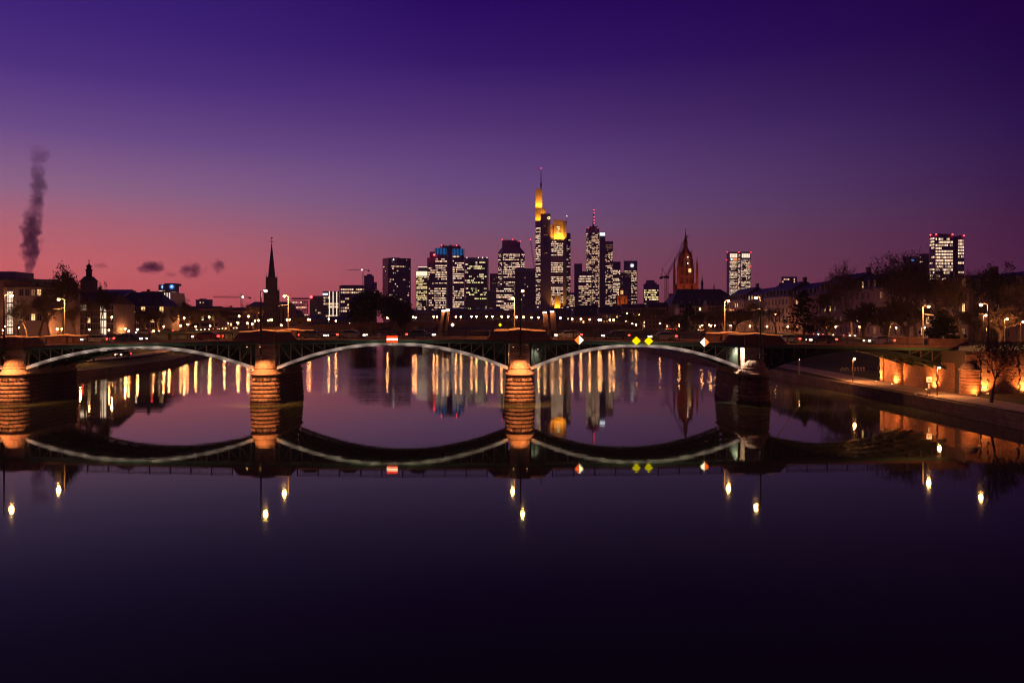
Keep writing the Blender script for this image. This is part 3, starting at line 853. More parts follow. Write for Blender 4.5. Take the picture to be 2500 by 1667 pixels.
MB().tube((.02, .05, -.53), (.02, .05, -.95), .03, n=6).build('sign_stem', M['iron'], t)
G = 'white number boards of the far bridge'

# ------------------------------------------------------------------ things on the right quay
def text_mesh(s, size, m, parent, loc, rot=(R(90), 0, 0), name='lettering'):
    cu = bpy.data.curves.new(name, 'FONT'); cu.body = s; cu.size = size; cu.extrude = .004; cu.align_x = 'CENTER'; cu.align_y = 'CENTER'
    tmp = bpy.data.objects.new(name, cu); C.objects.link(tmp)
    bpy.context.view_layer.update()
    me = bpy.data.meshes.new_from_object(tmp.evaluated_get(bpy.context.evaluated_depsgraph_get()))
    bpy.data.objects.remove(tmp)
    me.materials.clear(); me.materials.append(m)
    o = link(name, me, parent, loc); o.rotation_euler = rot
    return o
sx, sy = 58.75, 112.2
t = thing('kilometre_sign', 'white square sign reading 36 on two posts at the quay edge', 'sign', (sx, sy, 1.62))
MB().box(-.36, .36, -.03, .03, 2.0, 2.72).build('board', M['white'], t)
text_mesh('36', .62, M['black'], t, (0, -.036, 2.36))
MB().box(-.13, .13, -.03, .03, 1.1, 1.78).build('gauge_board', M['white'], t)
for k in range(5): MB().box(-.06, .09, -.036, -.031, 1.18 + k * .12, 1.22 + k * .12).build('gauge_mark', M['black'], t)
for s in (-.14, .14): MB().box(s - .035, s + .035, .032, .10, 0, 2.6).build('post', M['pole'], t)
bx, by = X(2235, 111), 111
t = thing('mooring_bracket', 'small white bent mooring bracket on the quay left of the 36 sign', 'bracket', (bx, by, 1.66))
MB().tube((-.25, 0, .38), (.16, 0, .42), .035, n=6).tube((.16, 0, .44), (.16, 0, 0), .035, n=6).build('bent_tube', M['white'], t)
# bicycle
def bicycle(x, y, z):
    t = thing('bicycle', 'parked bicycle leaning beside the striped bollards on the quay', 'bicycle', (x, y, z))
    for s in (-.52, .52):
        w = MB(); n = 20
        for i in range(n):
            a, b = 2 * math.pi * i / n, 2 * math.pi * (i + 1) / n
            w.tube((s + .33 * math.cos(a), 0, .34 + .33 * math.sin(a)), (s + .33 * math.cos(b), 0, .34 + .33 * math.sin(b)), .025, n=5, caps=False)
        for i in range(8):
            a = math.pi * i / 8 * 2; w.tube((s, 0, .34), (s + .32 * math.cos(a), 0, .34 + .32 * math.sin(a)), .005, n=3)
        w.build('wheel', M['white'], t)
    f = MB(); P = {'r': (-.52, 0, .34), 'b': (-.05, 0, .32), 's': (-.2, 0, .85), 'h': (.36, 0, .88), 'f': (.52, 0, .34), 't': (.33, 0, .98)}
    for a, b in ('rb', 'bs', 'sr', 'bh', 'sh', 'hf', 'ht'): f.tube(P[a], P[b], .022, n=6)
    f.build('frame', M['sign_grn'] if 'sign_grn' in M else M['green'], t)
    MB().tube((.33, -.25, 1.0), (.33, .25, 1.0), .018, n=6).build('handlebar', M['iron'], t)
    MB().cbox((-.24, 0, .9), (.26, .14, .06)).build('saddle', M['black'], t)
bicycle(X(2062, 168), 168, 1.79)
def bollard(x, y, z, label):
    t = thing('bollard', label, 'bollard', (x, y, z), 'striped bollards on the promenade')
    for k in range(4):
        MB().lathe([(0, k * .23), (.09, k * .23), (.09, k * .23 + .226), (0, k * .23 + .226)], (0, 0), 10).build('band', M['red' if k % 2 == 0 else 'white'], t)
    MB().lathe([(.09, .92), (.06, .98), (0, 1.0)], (0, 0), 10).build('cap', M['red'], t)
for k in range(5): bollard(X(2080 + k * 7.3, 166), 166, 1.78, '%s red and white bollard from the left in the row of five' % ('first', 'second', 'third', 'fourth', 'fifth')[k])
for k in range(3): bollard(X(2144 + k * 8, 168), 168, 1.8, '%s of the three red and white bollards by the abutment' % ('leftmost', 'middle', 'rightmost')[k])
t = thing('pipe_boom', 'thin pale pipe running from the right pier down to a post on the quay', 'pipe', (57.8, 160, 1.62))
a = Vector((PIERS[3] + .8, YF - 1.6, 7.45)); b = Vector((57.8, 160, 4.5)); o_ = Vector((57.8, 160, 1.62))
MB().tube(tuple(a - o_), tuple(b - o_), .07, n=8).build('pipe', M['concrete'], t)
MB().tube((0, 0, 0), (0, 0, 2.95), .06, n=8).build('post', M['concrete'], t)

# ------------------------------------------------------------------ cars
def car(label, group, loc, rot=0, col=(.05, .05, .06), proto={}):
    """one saloon built once, then copied; a new paint for each"""
    if 'c' not in proto:
        t = thing('parked_car', label, 'car', (0, 0, 0), group)
        b = MB(); prof = [(-2.15, .35), (2.1, .35), (2.18, .62), (2.05, .82), (1.1, .93), (.55, 1.38), (-.95, 1.42), (-1.75, .98), (-2.15, .92)]
        n = len(prof)
        for w0, zlim in ((.86, 9),):
            vs = []
            for s in (-1, 1):
                for x, z in prof: vs.append((x, s * (w0 if z < 1 else .66), z))
            fs = [tuple(range(n)), tuple(range(2 * n - 1, n - 1, -1))] + [(i, n + i, n + (i + 1) % n, (i + 1) % n) for i in range(n)]
            b.add(vs, fs)
        proto['body'] = b.build('body', mat('car paint', col, .3, 0, 0, 0, 0, .6), t)
        g = MB()
        for s in (-1, 1):
            pts = [(-1.55, 1.0), (.85, .99), (.5, 1.33), (-.9, 1.36)]
            vs = [(x, s * (.88 if z < 1.1 else .70), z) for x, z in pts]
            g.add(vs, [(0, 1, 2, 3) if s < 0 else (3, 2, 1, 0)])
        g.build('side_window', M['glass'], t)
        for wx in (-1.35, 1.35):
            for s in (-1, 1):
                w = MB(); w.tube((wx, s * .72, .32), (wx, s * .90, .32), .32, n=14)
                wo = w.build('wheel', M['rubber'], t)
                MB().tube((wx, s * .901, .32), (wx, s * .91, .32), .18, n=10).build('rim', M['concrete'], wo)
        for s in (-1, 1):
            MB().box(1.85, 2.20, s * .78 - .12, s * .78 + .12, .58, .76).build('headlight', M['head'], t)
            MB().box(-2.20, -1.85, s * .78 - .12, s * .78 + .12, .66, .86).build('tail_light', M['tail'], t)
        proto['c'] = t
        c = t
    else:
        c = copy_tree(proto['c'])
    c.location = loc; c.rotation_euler = (0, 0, rot); tag(c, label, 'car', group)
    for ch in c.children:
        if ch.name.startswith('body'):
            ch.material_slots[0].link = 'OBJECT'; ch.material_slots[0].material = mat('car paint', col, .3, 0, 0, 0, 0, .6)
    return c
Gc = 'cars on the near bridge'
lanes = [(YF + 4.4, 0), (YB - 4.6, math.pi)]
cars = [(-66, 1, (.35, .34, .33), 'pale car on the bridge just right of the leftmost pier'), (-58.5, 0, (.03, .03, .05), 'dark car on the bridge above the left arch'),
        (-48.5, 1, (.2, .03, .03), 'red car on the bridge left of the second pier'),
        (-30.5, 0, (.05, .05, .06), 'dark car with red tail lights just right of the second pier'), (-24.5, 0, (.25, .25, .26), 'silver car on the bridge left of the red board sign'),
        (-14, 0, (.03, .06, .1), 'blue car on the bridge right of the red board sign'),
        (9, 1, (.4, .38, .36), 'white car on the bridge between the middle pier and its red white diamond'), (16.5, 1, (.04, .04, .04), 'black car on the bridge left of the yellow diamonds'), (24, 1, (.3, .3, .3), 'grey car on the bridge right of the yellow diamonds'),
        (43.5, 1, (.35, .35, .36), 'pale car with bright headlights right of the right pier'), (49.3, 1, (.05, .05, .05), 'black car in the middle of the right bridge section'), (58.5, 1, (.4, .4, .4), 'light car nearing the abutment end of the bridge')]
for x, ln, col, lb in cars:
    y, rz = lanes[ln]
    c = car(lb, Gc, (x, y, deck_z(x) - .19), rz, col)
Gc = 'cars on the left bank streets'
for x, y, rz, col, lb in ((-101.5, 190, R(75), (.3, .3, .3), 'car with headlights on lower left riverside road seen under the left arch'), (-103.5, 212, R(-98), (.04, .04, .05), 'second car farther along the lower left riverside road'),
                      (X(352, 225), 225, R(200), (.3, .3, .3), 'pale car on left street by the mansard building'), (X(405, 262), 262, R(205), (.05, .05, .05), 'dark car on left street below the logo tower'),
                      (X(485, 300), 300, R(-65), (.3, .3, .3), 'first car of the bright queue on the left street'), (X(505, 322), 322, R(-68), (.1, .1, .1), 'second car of the bright queue on the left street'), (X(528, 345), 345, R(100), (.06, .05, .05), 'car with red tail lights in the queue on the left street'), (X(548, 372), 372, R(-75), (.3, .3, .3), 'last car of the bright queue on the left street'), (X(575, 395), 395, R(-75), (.3, .2, .2), 'car near the church end of the left street')):
    c = car(lb, Gc, (x, y, 2.93 if x > -104 and y < 215 else 8.62), rz, col)
Gc = 'cars on the right bank street'
for px, y, rz, col, lb in ((1632, 480, R(95), (.1, .02, .02), 'car with red tail lights on right street below the church tower'), (1645, 470, R(95), (.05, .05, .05), 'second car with red lights below the church tower'), (1698, 430, R(90), (.05, .05, .05), 'car with red lights right of the dark fir on the bank'), (1712, 425, R(90), (.3, .3, .3), 'last car of the red queue behind the right bridge arch'),
                       (1998, 268, R(-90), (.3, .3, .3), 'car with white headlights below the tall dark cedar'), (2022, 255, R(-90), (.1, .1, .1), 'second car with headlights right of the dark cedar'), (2074, 236, R(-90), (.3, .3, .3), 'car with headlights below the big bare plane tree')):
    car(lb, Gc, (X(px, y), y, 7.48), rz, col)

# ------------------------------------------------------------------ trees
def rand_perp(d, rng):
    u = d.orthogonal().normalized(); w = d.cross(u)
    t = rng.uniform(0, 2 * math.pi)
    return u * math.cos(t) + w * math.sin(t)
def grow(seed, H, r0, first, spread, depth, kids, leaf=0, leafsize=.25, up=.12, lean=0, crook=.16):
    """bare tree: tapered trunk, forking limbs and fine twigs"""
    rng = random.Random(seed); tr = MB(); cr = MB(); lv = MB(); cnt = [0]
    def leafs(p, n):
        for _ in range(n):
            q = p + Vector((rng.gauss(0, .35), rng.gauss(0, .35), rng.gauss(0, .3)))
            a = Vector((rng.gauss(0, 1), rng.gauss(0, 1), rng.gauss(0, 1))).normalized(); b = a.orthogonal().normalized()
            s = leafsize * rng.uniform(.6, 1.3)
            lv.add([q - a * s, q + b * s * .6, q + a * s, q - b * s * .6], [(0, 1, 2, 3)])
    def limb(p, d, L, r, lev):
        n = 4 if lev < 2 else 3 if lev < 4 else 2
        mb = tr if lev == 0 else cr
        q = p; rr = r; pts = []
        for i in range(n):
            d = (d + rand_perp(d, rng) * rng.uniform(0, crook) + Vector((0, 0, up * (.6 if lev else .2)))).normalized()
            q2 = q + d * L / n; r2 = r * (1 - .45 * (i + 1) / n)
            mb.tube(q, q2, rr, r2, 8 if lev == 0 else 5 if lev == 1 else 3, caps=False)
            q = q2; rr = r2; pts.append((q2.copy(), d.copy(), r2))
        if lev >= depth:
            if leaf: leafs(q, leaf)
            return
        k = kids[min(lev, len(kids) - 1)]
        for i in range(k):
            at = pts[-1] if (i < 2 or lev == 0) else pts[rng.randrange(max(0, n - 2), n)]
            if lev > 0 and i >= 2: at = pts[rng.randrange(0, n)]
            sp = spread * rng.uniform(.6, 1.25)
            d2 = (at[1] * math.cos(sp) + rand_perp(at[1], rng) * math.sin(sp)).normalized()
            limb(at[0], d2, L * rng.uniform(.62, .88) * (1 if lev else .75), max(.026, at[2] * rng.uniform(.55, .8)), lev + 1)
    limb(Vector((0, 0, -.2)), Vector((lean, 0, 1)).normalized(), H * first, r0, 0)
    return tr, cr, lv
def fit(mbs, H, W):
    """scale the whole skeleton to a height and a width"""
    vs = [v for m in mbs for v in m.v]
    zm = max(v[2] for v in vs); xm = max(abs(v[0]) for v in vs); ym = max(abs(v[1]) for v in vs)
    sx = W / 2 / max(xm, .1); sy = W / 2 / max(ym, .1)
    for m in mbs: m.v = [(v[0] * (1 + (sx - 1) * min(1, max(0, v[2]) / (zm * .35))), v[1] * (1 + (sy - 1) * min(1, max(0, v[2]) / (zm * .35))), v[2] * H / zm) for v in m.v]
def me_of(mb, m, name):
    me = bpy.data.meshes.new(name); me.from_pydata(mb.v, [], mb.f); me.materials.append(m); return me
TREES = {}
def proto(key, seed, H, W, r0, first, spread, depth, kids, leaf=0, leafsize=.25, **k):
    tr, cr, lv = grow(seed, H, r0, first, spread, depth, kids, leaf, leafsize, **k)
    fit([tr, cr, lv] if lv.v else [tr, cr], H, W)
    TREES[key] = (me_of(tr, M['bark'], 'trunk'), me_of(cr, M['twig'], 'crown'), me_of(lv, M['leafdry'], 'foliage') if lv.v else None, H, W)
proto('plane', 5, 20, 16, .55, .24, .50, 6, [5, 4, 4, 3, 3], 1, .16)
proto('plane2', 9, 20, 15, .5, .26, .46, 6, [5, 4, 3, 3, 3], 1, .14)
proto('leafy', 14, 20, 17, .5, .24, .55, 6, [5, 4, 3, 3, 3], 3, .22)
proto('bush', 21, 10, 9, .22, .10, .50, 6, [6, 4, 3, 3, 3], 0, .16, up=.2)
proto('small', 33, 9.6, 7.2, .22, .40, .62, 5, [6, 5, 4, 3], 0, up=.06)
proto('dense', 41, 20, 22, .6, .12, .55, 6, [6, 5, 4, 3, 3], 1, .26, up=.2)
def tree(kind, x, y, z, H, W, label, group, rot=0, name='bare_tree', leafmat=None):
    tm, cm, lm, h0, w0 = TREES[kind]
    t = thing(name, label, 'tree', (x, y, z), group)
    t.rotation_euler.z = rot
    t.scale = (W / w0, W / w0, H / h0)
    link('trunk', tm, t); link('crown', cm, t)
    if lm:
        o = link('foliage', lm, t); stuff(o)
        if leafmat: o.material_slots[0].link = 'OBJECT'; o.material_slots[0].material = leafmat
    return t
def tree_at(kind, px, Y, z, ptop, wpx, label, group, rot=0, name='bare_tree', leafmat=None):
    return tree(kind, X(px, Y), Y, z, Z(ptop, Y) - z, wpx * Y / F, label, group, rot, name, leafmat)
tree_at('small', 2420, 101.6, 1.66, 798, 150, 'bare young tree standing on the quay in front of the lit wing wall', 'trees on the right bank', .6)
GR = 'trees on the right bank'
for a in (('plane', 2160, 215, 7.3, 606, 270, 'tall forked bare tree rising above the roofs left of the square lit tower', .3),
          ('plane2', 2078, 240, 7.3, 628, 150, 'slim bare tree just right of the dark cedar', 1.4),
          ('plane2', 2290, 200, 7.5, 648, 200, 'bare tree directly below the square lit tower', 2.2),
          ('leafy', 2425, 190, 7.5, 632, 190, 'broad tree with dry seed clumps right of the square lit tower', 1.1),
          ('plane', 2350, 175, 7.5, 662, 170, 'pale forked plane tree behind the bridgehead lamp', 4.0),
          ('plane2', 2488, 170, 7.5, 650, 160, 'bare tree cut by the right picture edge', 5.1),
          ('bush', 2215, 205, 7.3, 730, 140, 'low bare tree with lit twigs behind the bridgehead', .2),
          ('bush', 2110, 225, 7.3, 735, 130, 'low bare tree behind the right bridge section', 1.9),
          ('plane', 1850, 330, 7.2, 735, 100, 'bare tree behind the right pier lamp', 2.9),
          ('bush', 1790, 370, 7.2, 752, 120, 'dark bushy tree left of the right pier lamp', 3.4),
          ('bush', 1725, 400, 7.2, 758, 90, 'bushy tree between the fir and the far kerb lamp', .9),
          ('plane2', 1600, 470, 7.2, 742, 120, 'bare tree below the crane mast on the right bank', 2.4),
          ('bush', 1530, 540, 7.2, 762, 110, 'low bare tree below the pale row house', 4.4),
          ('plane2', 2235, 190, 7.5, 634, 170, 'slender bare tree left of the bridgehead lamp', 1.2),
          ('plane', 2030, 262, 7.4, 690, 140, 'bare tree in front of the lit dormers right of the cedar', 5.2),
          ('bush', 2440, 165, 7.6, 745, 120, 'low bare tree with lit twigs at the foot of the right street lamps', 3.3),
          ('bush', 2160, 218, 7.4, 752, 120, 'low tangle of bare branches at the foot of the tall forked tree', 2.1),
          ('plane2', 1895, 320, 7.4, 742, 90, 'thin bare tree just left of the cedar', 0.8),
          ('bush', 2020, 250, 7.4, 768, 110, 'low dark bare tree right of the cedar foot', 5.5),
          ('plane', 2395, 205, 7.5, 652, 190, 'wide bare tree in front of the dark roofs at right', 3.6),
          ('bush', 1640, 455, 7.2, 765, 90, 'low bare tree beside the red tail lights', 4.1),
          ('plane2', 1765, 395, 7.2, 742, 90, 'bare tree right of the far kerb lamp', 1.6),
          ('plane', 1570, 520, 7.2, 757, 80, 'faint bare tree before the reddish house', 2.6),
          ('bush', 2385, 182, 7.5, 740, 110, 'dark bushy tree left of the slim dark mast', 2.0)):
    tree_at(a[0], a[1], a[2], a[3], a[4], a[5], a[6], GR, a[7])
GL = 'trees on the left bank'
for a in (('leafy', 154, 175, 8.5, 637, 92, 'big round tree with dry leaves left of the onion domed church tower', .4),
          ('leafy', 247, 215, 8.5, 682, 56, 'smaller tree right of the onion domed church tower', 2.2),
          ('plane', 95, 165, 8.5, 700, 110, 'bare tree between the glass stair and the first far kerb lamp', 1.0),
          ('plane2', 45, 160, 8.5, 740, 80, 'low bare tree in front of the glass stair building', 3.0),
          ('plane2', 205, 200, 8.5, 716, 110, 'bare tree right of the first far kerb lamp', 4.2),
          ('plane', 68, 172, 8.5, 722, 90, 'low branching bare tree beside the lit glass stair', 4.6),
          ('plane2', 120, 185, 8.5, 715, 110, 'bare tree veiling the pinkish wall', 2.3),
          ('plane', 185, 190, 8.5, 742, 80, 'pale forked tree lit by the first far kerb lamp', 5.6),
          ('plane2', 290, 270, 8.5, 745, 90, 'bare tree at the corner of the mansard building', .9),
          ('plane', 385, 310, 8.5, 748, 90, 'bare tree below the lit vertical fins', 3.1),
          ('plane2', 525, 375, 8.5, 752, 80, 'bare tree above the red tail lights on the left street', 1.9),
          ('bush', 455, 345, 8.5, 765, 90, 'low bare tree over the start of the bright car queue', 4.7),
          ('bush', 355, 300, 8.5, 752, 100, 'dark bare tree in front of the mansard building', 1.4),
          ('plane', 420, 330, 8.5, 742, 90, 'bare tree below the logo tower', .2),
          ('plane2', 490, 360, 8.5, 745, 95, 'bare tree above the bright car queue', 2.5),
          ('plane', 560, 390, 8.5, 745, 95, 'bare tree left of the needle spire church', 5.0),
          ('plane2', 618, 420, 8.5, 738, 90, 'bare tree in front of the needle spire church', 3.9),
          ('bush', 735, 460, 8.0, 770, 100, 'dark bushy tree left of the lit offices', .7),
          ('leafy', 448, 420, 8.5, 727, 60, 'faint leafy tree top over the low facade left of the flat crane', 1.2)):
    tree_at(a[0], a[1], a[2], a[3], a[4], a[5], a[6], GL, a[7])
GI = 'dark trees by the far bridge'
for a in (('dense', 905, 425, 3.0, 700, 120, 'left dark dense tree mass in front of the offices by the far bridge', .3),
          ('dense', 958, 418, 3.0, 716, 110, 'right dark dense tree mass in front of the black tower', 2.0),
          ('dense', 873, 432, 3.0, 728, 80, 'lower dark tree at the left end of the dense mass', 3.7), ('dense', 988, 410, 3.0, 742, 60, 'lowest dark tree at the right end of the dense mass', 5.1)):
    tree_at(a[0], a[1], a[2], a[3], a[4], a[5], a[6], GI, a[7], 'dark_tree', M['evergreen'])

def conifer(px, Y, z, ptop, wpx, label, seed, cedar=False):
    rng = random.Random(seed); H = Z(ptop, Y) - z; W = wpx * Y / F / 2
    t = thing('fir_tree', label, 'tree', (X(px, Y), Y, z), 'dark conifers on the right bank')
    MB().tube((0, 0, -.2), (0, 0, H), .4, .03, 8).build('trunk', M['bark'], t)
    br = MB(); nd = MB(); nl = 9 if cedar else 16
    nb = nl * (14 if cedar else 9)
    for i in range(nb):
        f = (i + rng.random()) / nb; zz = H * (.10 + .88 * f); s = Vector((0, 0, zz))
        w = W * ((1 - f) ** (.62 if cedar else .95) * .95 + .05)
        an = rng.uniform(0, 2 * math.pi); L = w * (rng.uniform(.35, 1.15) if cedar else rng.uniform(.7, 1.05))
        e = Vector((math.cos(an) * L, math.sin(an) * L, zz + (rng.uniform(-.14, .10) * L if cedar else -.32 * L)))
        br.tube(s, e, .06, .015, 4, caps=False)
        side = Vector((-math.sin(an), math.cos(an), 0))
        for q in range(16):
            u = rng.uniform(.15, 1.02); p = s.lerp(e, u)
            ln = .85 * (1.15 - u * .5) * rng.uniform(.4, 1.2) * rng.choice((-1, 1))
            d = side * ln + Vector((math.cos(an), math.sin(an), 0)) * abs(ln) * .6 + Vector((0, 0, rng.uniform(-.4, .25)))
            wv = Vector((rng.gauss(0, .16), rng.gauss(0, .16), .18 + rng.random() * .2))
            nd.add([p - wv, p + d * .5 - wv * 1.2, p + d, p + d * .5 + wv * 1.1], [(0, 1, 2, 3)])
    br.build('branches', M['twig'], t)
    stuff(nd.build('needles', M['needle'], t))
conifer(1962, 285, 7.3, 708, 120, 'large black cedar in front of the mansard row on the right bank', 4, True)
conifer(1683, 430, 7.2, 738, 84, 'pointed dark fir left of the far kerb lamp on the right bank', 8)
conifer(2300, 196, 7.4, 758, 110, 'broad dark conifer behind the bridgehead lamp and wall', 12, True)

# ------------------------------------------------------------------ buildings
def prism_fp(px_y): return [(X(p, y), y) for p, y in px_y]
def face_windows(mb_lit, mb_dark, mb_band, a, b, z0, z1, fh, ww, p, corr, rng, wh=.55, margin=.04, gapp=.25, band=True, blackout=(), jit=.12):
    a = Vector(a); b = Vector(b); d = b - a; L = d.length; d.normalize(); n = Vector((d.y, -d.x))
    nf = max(1, int((z1 - z0) / (fh * .80))); fh = (z1 - z0) / nf; nc = max(1, int(L * (1 - 2 * margin) / (ww * .72))); cw = L * (1 - 2 * margin) / nc
    def quadbox(mb, s0, s1, za, zb, o0, o1):
        p = [a + d * s0 + n * o0, a + d * s1 + n * o0, a + d * s0 + n * o1, a + d * s1 + n * o1]
        mb.add([(p[0].x, p[0].y, za), (p[1].x, p[1].y, za), (p[1].x, p[1].y, zb), (p[0].x, p[0].y, zb), (p[2].x, p[2].y, za), (p[3].x, p[3].y, za), (p[3].x, p[3].y, zb), (p[2].x, p[2].y, zb)],
               [(4, 5, 6, 7), (0, 1, 5, 4), (1, 2, 6, 5), (2, 3, 7, 6), (3, 0, 4, 7)])
    for f in range(nf):
        za = z0 + f * fh + fh * (1 - wh) * .5; zb = za + fh * wh
        fr = (f + .5) / nf
        pf = min(.95, p * 1.12) * rng.choice((.4, .75, 1.0, 1.15, 1.3)) if p > .25 else p; lit = rng.random() < pf
        if any(u <= fr <= v for u, v in blackout): pf = 0; lit = False
        for c in range(nc):
            if rng.random() > corr: lit = rng.random() < pf
            if rng.random() < .07: continue
            s0 = L * margin + cw * (c + gapp / 2); s1 = L * margin + cw * (c + 1 - gapp / 2)
            quadbox(mb_lit if lit else mb_dark, s0, s1, za, zb, .02, .09)
        if band: quadbox(mb_band, L * margin * .5, L * (1 - margin * .5), zb + fh * (1 - wh) * .25, zb + fh * (1 - wh) * .8, .02, .22)
SEED = [100]
def tower(label, fp, ytop, faces, wall='facade_p', lit='w_white', z0=2.5, name='tower', cat='skyscraper', ybot=None, root=None, part='wall', Yref=None, band=True, top=True):
    """fp: footprint as (column, distance) corners, counter-clockwise from the front left; faces: windows per edge"""
    pts = prism_fp(fp); Yr = Yref or fp[0][1]
    z1 = Z(ytop, Yr); SEED[0] += 1; rng = random.Random(SEED[0])
    cx = sum(p[0] for p in pts) / len(pts); cy = sum(p[1] for p in pts) / len(pts)
    zb = z0 if ybot is None else Z(ybot, Yr)
    t = root or thing(name, label, cat, (cx, cy, z0))
    ox, oy, oz = t.location
    loc = [(p[0] - ox, p[1] - oy) for p in pts]
    MB().prism(loc, zb - oz, z1 - oz).build(part, M[wall], t)
    if top:
        rf = MB(); rf.prism([((p[0] - (cx - ox)) * 1.012 + (cx - ox), (p[1] - (cy - oy)) * 1.012 + (cy - oy)) for p in loc], z1 - oz + .003, z1 - oz + .9); rf.build('parapet', M[wall], t)
    for fc in faces:
        e, yt, yb_, fh, ww, p, corr = fc[:7]
        kw = fc[7] if len(fc) > 7 else {}
        kw = dict(kw); lm = kw.pop('lit', lit)
        ml, md, mb_ = MB(), MB(), MB()
        i, j = e, (e + 1) % len(loc)
        za = (zb if yb_ is None else Z(yb_, Yr)) - oz; zt = (z1 if yt is None else Z(yt, Yr)) - oz
        kw.setdefault('band', band)
        face_windows(ml, md, mb_, loc[i], loc[j], za, zt, fh, ww, p, corr, rng, **kw)
        if ml.v: stuff(ml.build('lit_windows', M[lm], t))
        if md.v: stuff(md.build('dark_windows', M['glass'], t))
        if mb_.v: stuff(mb_.build('floor_bands', M[wall], t))
    return t
def tpart(t, mb, name, m, smooth=False):
    mb.v = [(v[0] - t.location.x, v[1] - t.location.y, v[2] - t.location.z) for v in mb.v]
    return mb.build(name, m, t, smooth)
def pbox(pl, pr, yt, yb_, Y, D):
    return MB().box(X(pl, Y), X(pr, Y), Y, Y + D, Z(yb_, Y), Z(yt, Y))
def mast_on(t, px, yt, yb_, Y, r, m='steel', name='antenna'):
    return tpart(t, MB().tube((X(px, Y), Y + 4, Z(yb_, Y)), (X(px, Y), Y + 4, Z(yt, Y)), r, r * .3, 6), name, M[m])
def beacon(t, px, y, Y, r=.7, m='sig_red'):
    c = (X(px, Y), Y - .5, Z(y, Y))
    return tpart(t, MB().lathe([(0, c[2] - r), (r, c[2]), (0, c[2] + r)], (c[0], c[1]), 8), 'beacon', M[m])

# --- left cluster of towers
Y = 1150
t = tower('black office tower with few lit windows, leftmost of the high-rise group', [(934, Y + 20), (948, Y), (1003, Y + 12), (990, Y + 36)], 631, [(0, None, None, 3.9, 2.2, .04, .4), (1, None, None, 3.9, 1.9, .10, .55)], 'facade_d', Yref=Y)
for k in range(15): tpart(t, MB().tube((X(948 + k * 3.9, Y + 12 * k / 14), Y - .3 + 12 * k / 14, 2.5), (X(948 + k * 3.9, Y + 12 * k / 14), Y - .3 + 12 * k / 14, Z(631, Y)), .35, n=4), 'mullion', M['facade_d'])
tpart(t, pbox(952, 975, 629, 632, Y + 6, 12), 'roof_plant', M['facade_d'])
beacon(t, 961, 634, Y, .9, 'sig_white')
t = tower('dim stepped tower behind the dark trees, beside the small crane', [(889, 1500), (920, 1500), (920, 1530), (889, 1530)], 690, [(0, 694, None, 4, 3, .02, .3)], 'facade_p')
tower('', [(889, 1500), (913, 1500), (913, 1528), (889, 1528)], 674, [], 'facade_p', root=t, ybot=690, part='upper_block')
tpart(t, pbox(896, 906, 669, 674, 1505, 10), 'roof_plant', M['facade_p'])
Y = 900
t = tower('boxy office block with big lit windows, left of the dark trees', [(829, Y), (892, Y), (892, Y + 30), (829, Y + 30)], 699, [(0, 703, 778, 4.2, 3.2, .45, .6, {'wh': .5}), (3, 703, 778, 4.2, 3.4, .5, .5)], 'facade_d', cat='office building', name='office_block')
tpart(t, pbox(834, 884, 696, 699, Y + 4, 20), 'roof_plant', M['facade_d'])
t = tower('glass office block with three vertical lines of light', [(788, Y), (828, Y), (828, Y + 26), (788, Y + 26)], 713, [(0, 716, 775, 4.2, 3.0, .45, .7)], 'facade_d', cat='office building', name='office_block')
for px, yt in ((804, 711), (813, 712), (822, 712)): tpart(t, pbox(px - .9, px + .9, yt, 777, Y - .6, .5), 'light_strip', M['strip'])
tpart(t, pbox(788, 800, 716, 720, Y - .5, .4), 'lit_sign', M['logo_white'])
t = tower('reddish slab office with fine ribs next to the lit strips', [(756, 1000), (789, 1000), (789, 1030), (756, 1030)], 724, [(0, 728, None, 4, 2.5, .03, .3)], 'facade_d', cat='office building', name='office_block')
for k in range(6): tpart(t, pbox(757 + k * 6, 758.5 + k * 6, 724, 775, 999.4, .6), 'rib', M['plaster_r'])
beacon(t, 760, 725, 1000, 2.0, 'sig_red')
t = tower('low wide office with lit window rows and a round yellow logo', [(712, 950), (754, 950), (754, 985), (712, 985)], 729, [(0, 735, 772, 3.6, 2.4, .5, .75), (3, 735, 772, 3.6, 3, .3, .4)], 'facade_p', 'w_white', cat='office building', name='office_block')
tpart(t, MB().lathe([(1.1, 0), (1.5, .2), (1.9, 0), (1.5, -.2), (1.1, 0)], (0, 0), 14), 'logo', M['logo_yellow'])
o = t.children[-1]; o.location = (X(721, 949.4) , 949.3, Z(732, 950)); o.rotation_euler = (R(90), 0, 0)
o.data.transform(Matrix.Translation(t.location)); o.location = (o.location[0] - t.location.x, o.location[1] - t.location.y, o.location[2] - t.location.z)

Y = 1250
t = tower('narrow yellow lit office tower with a bright white crown band', [(1015, Y), (1044, Y), (1044, Y + 24), (1015, Y + 24)], 662, [(0, 675, 733, 3.1, 1.7, .8, .6, {'lit': 'w_yellow'}), (0, 734, None, 3.6, 2.2, .45, .6)], 'facade_d', 'w_white')
tpart(t, pbox(1016, 1043, 662.5, 673.5, Y - .5, .4), 'lit_crown', M['strip'])
tpart(t, pbox(1021, 1044, 652, 662, Y + 4, 16), 'upper_block', M['facade_p'])
tpart(t, pbox(1021, 1044, 651, 652.5, Y + 3.5, 1), 'light_line', M['strip'])
Y = 1180
t = tower('tall twin-shaft tower with a blue lit crown', [(1062, Y), (1092, Y), (1092, Y + 34), (1062, Y + 34)], 607, [(0, 630, 700, 4.0, 2.2, .62, .78)], 'facade_p', 'w_bright')
tower('', [(1104, Y), (1133.5, Y), (1133.5, Y + 34), (1104, Y + 34)], 609, [(0, 624, 756, 4.0, 2.2, .62, .8)], 'facade_p', 'w_bright', root=t, part='right_shaft')
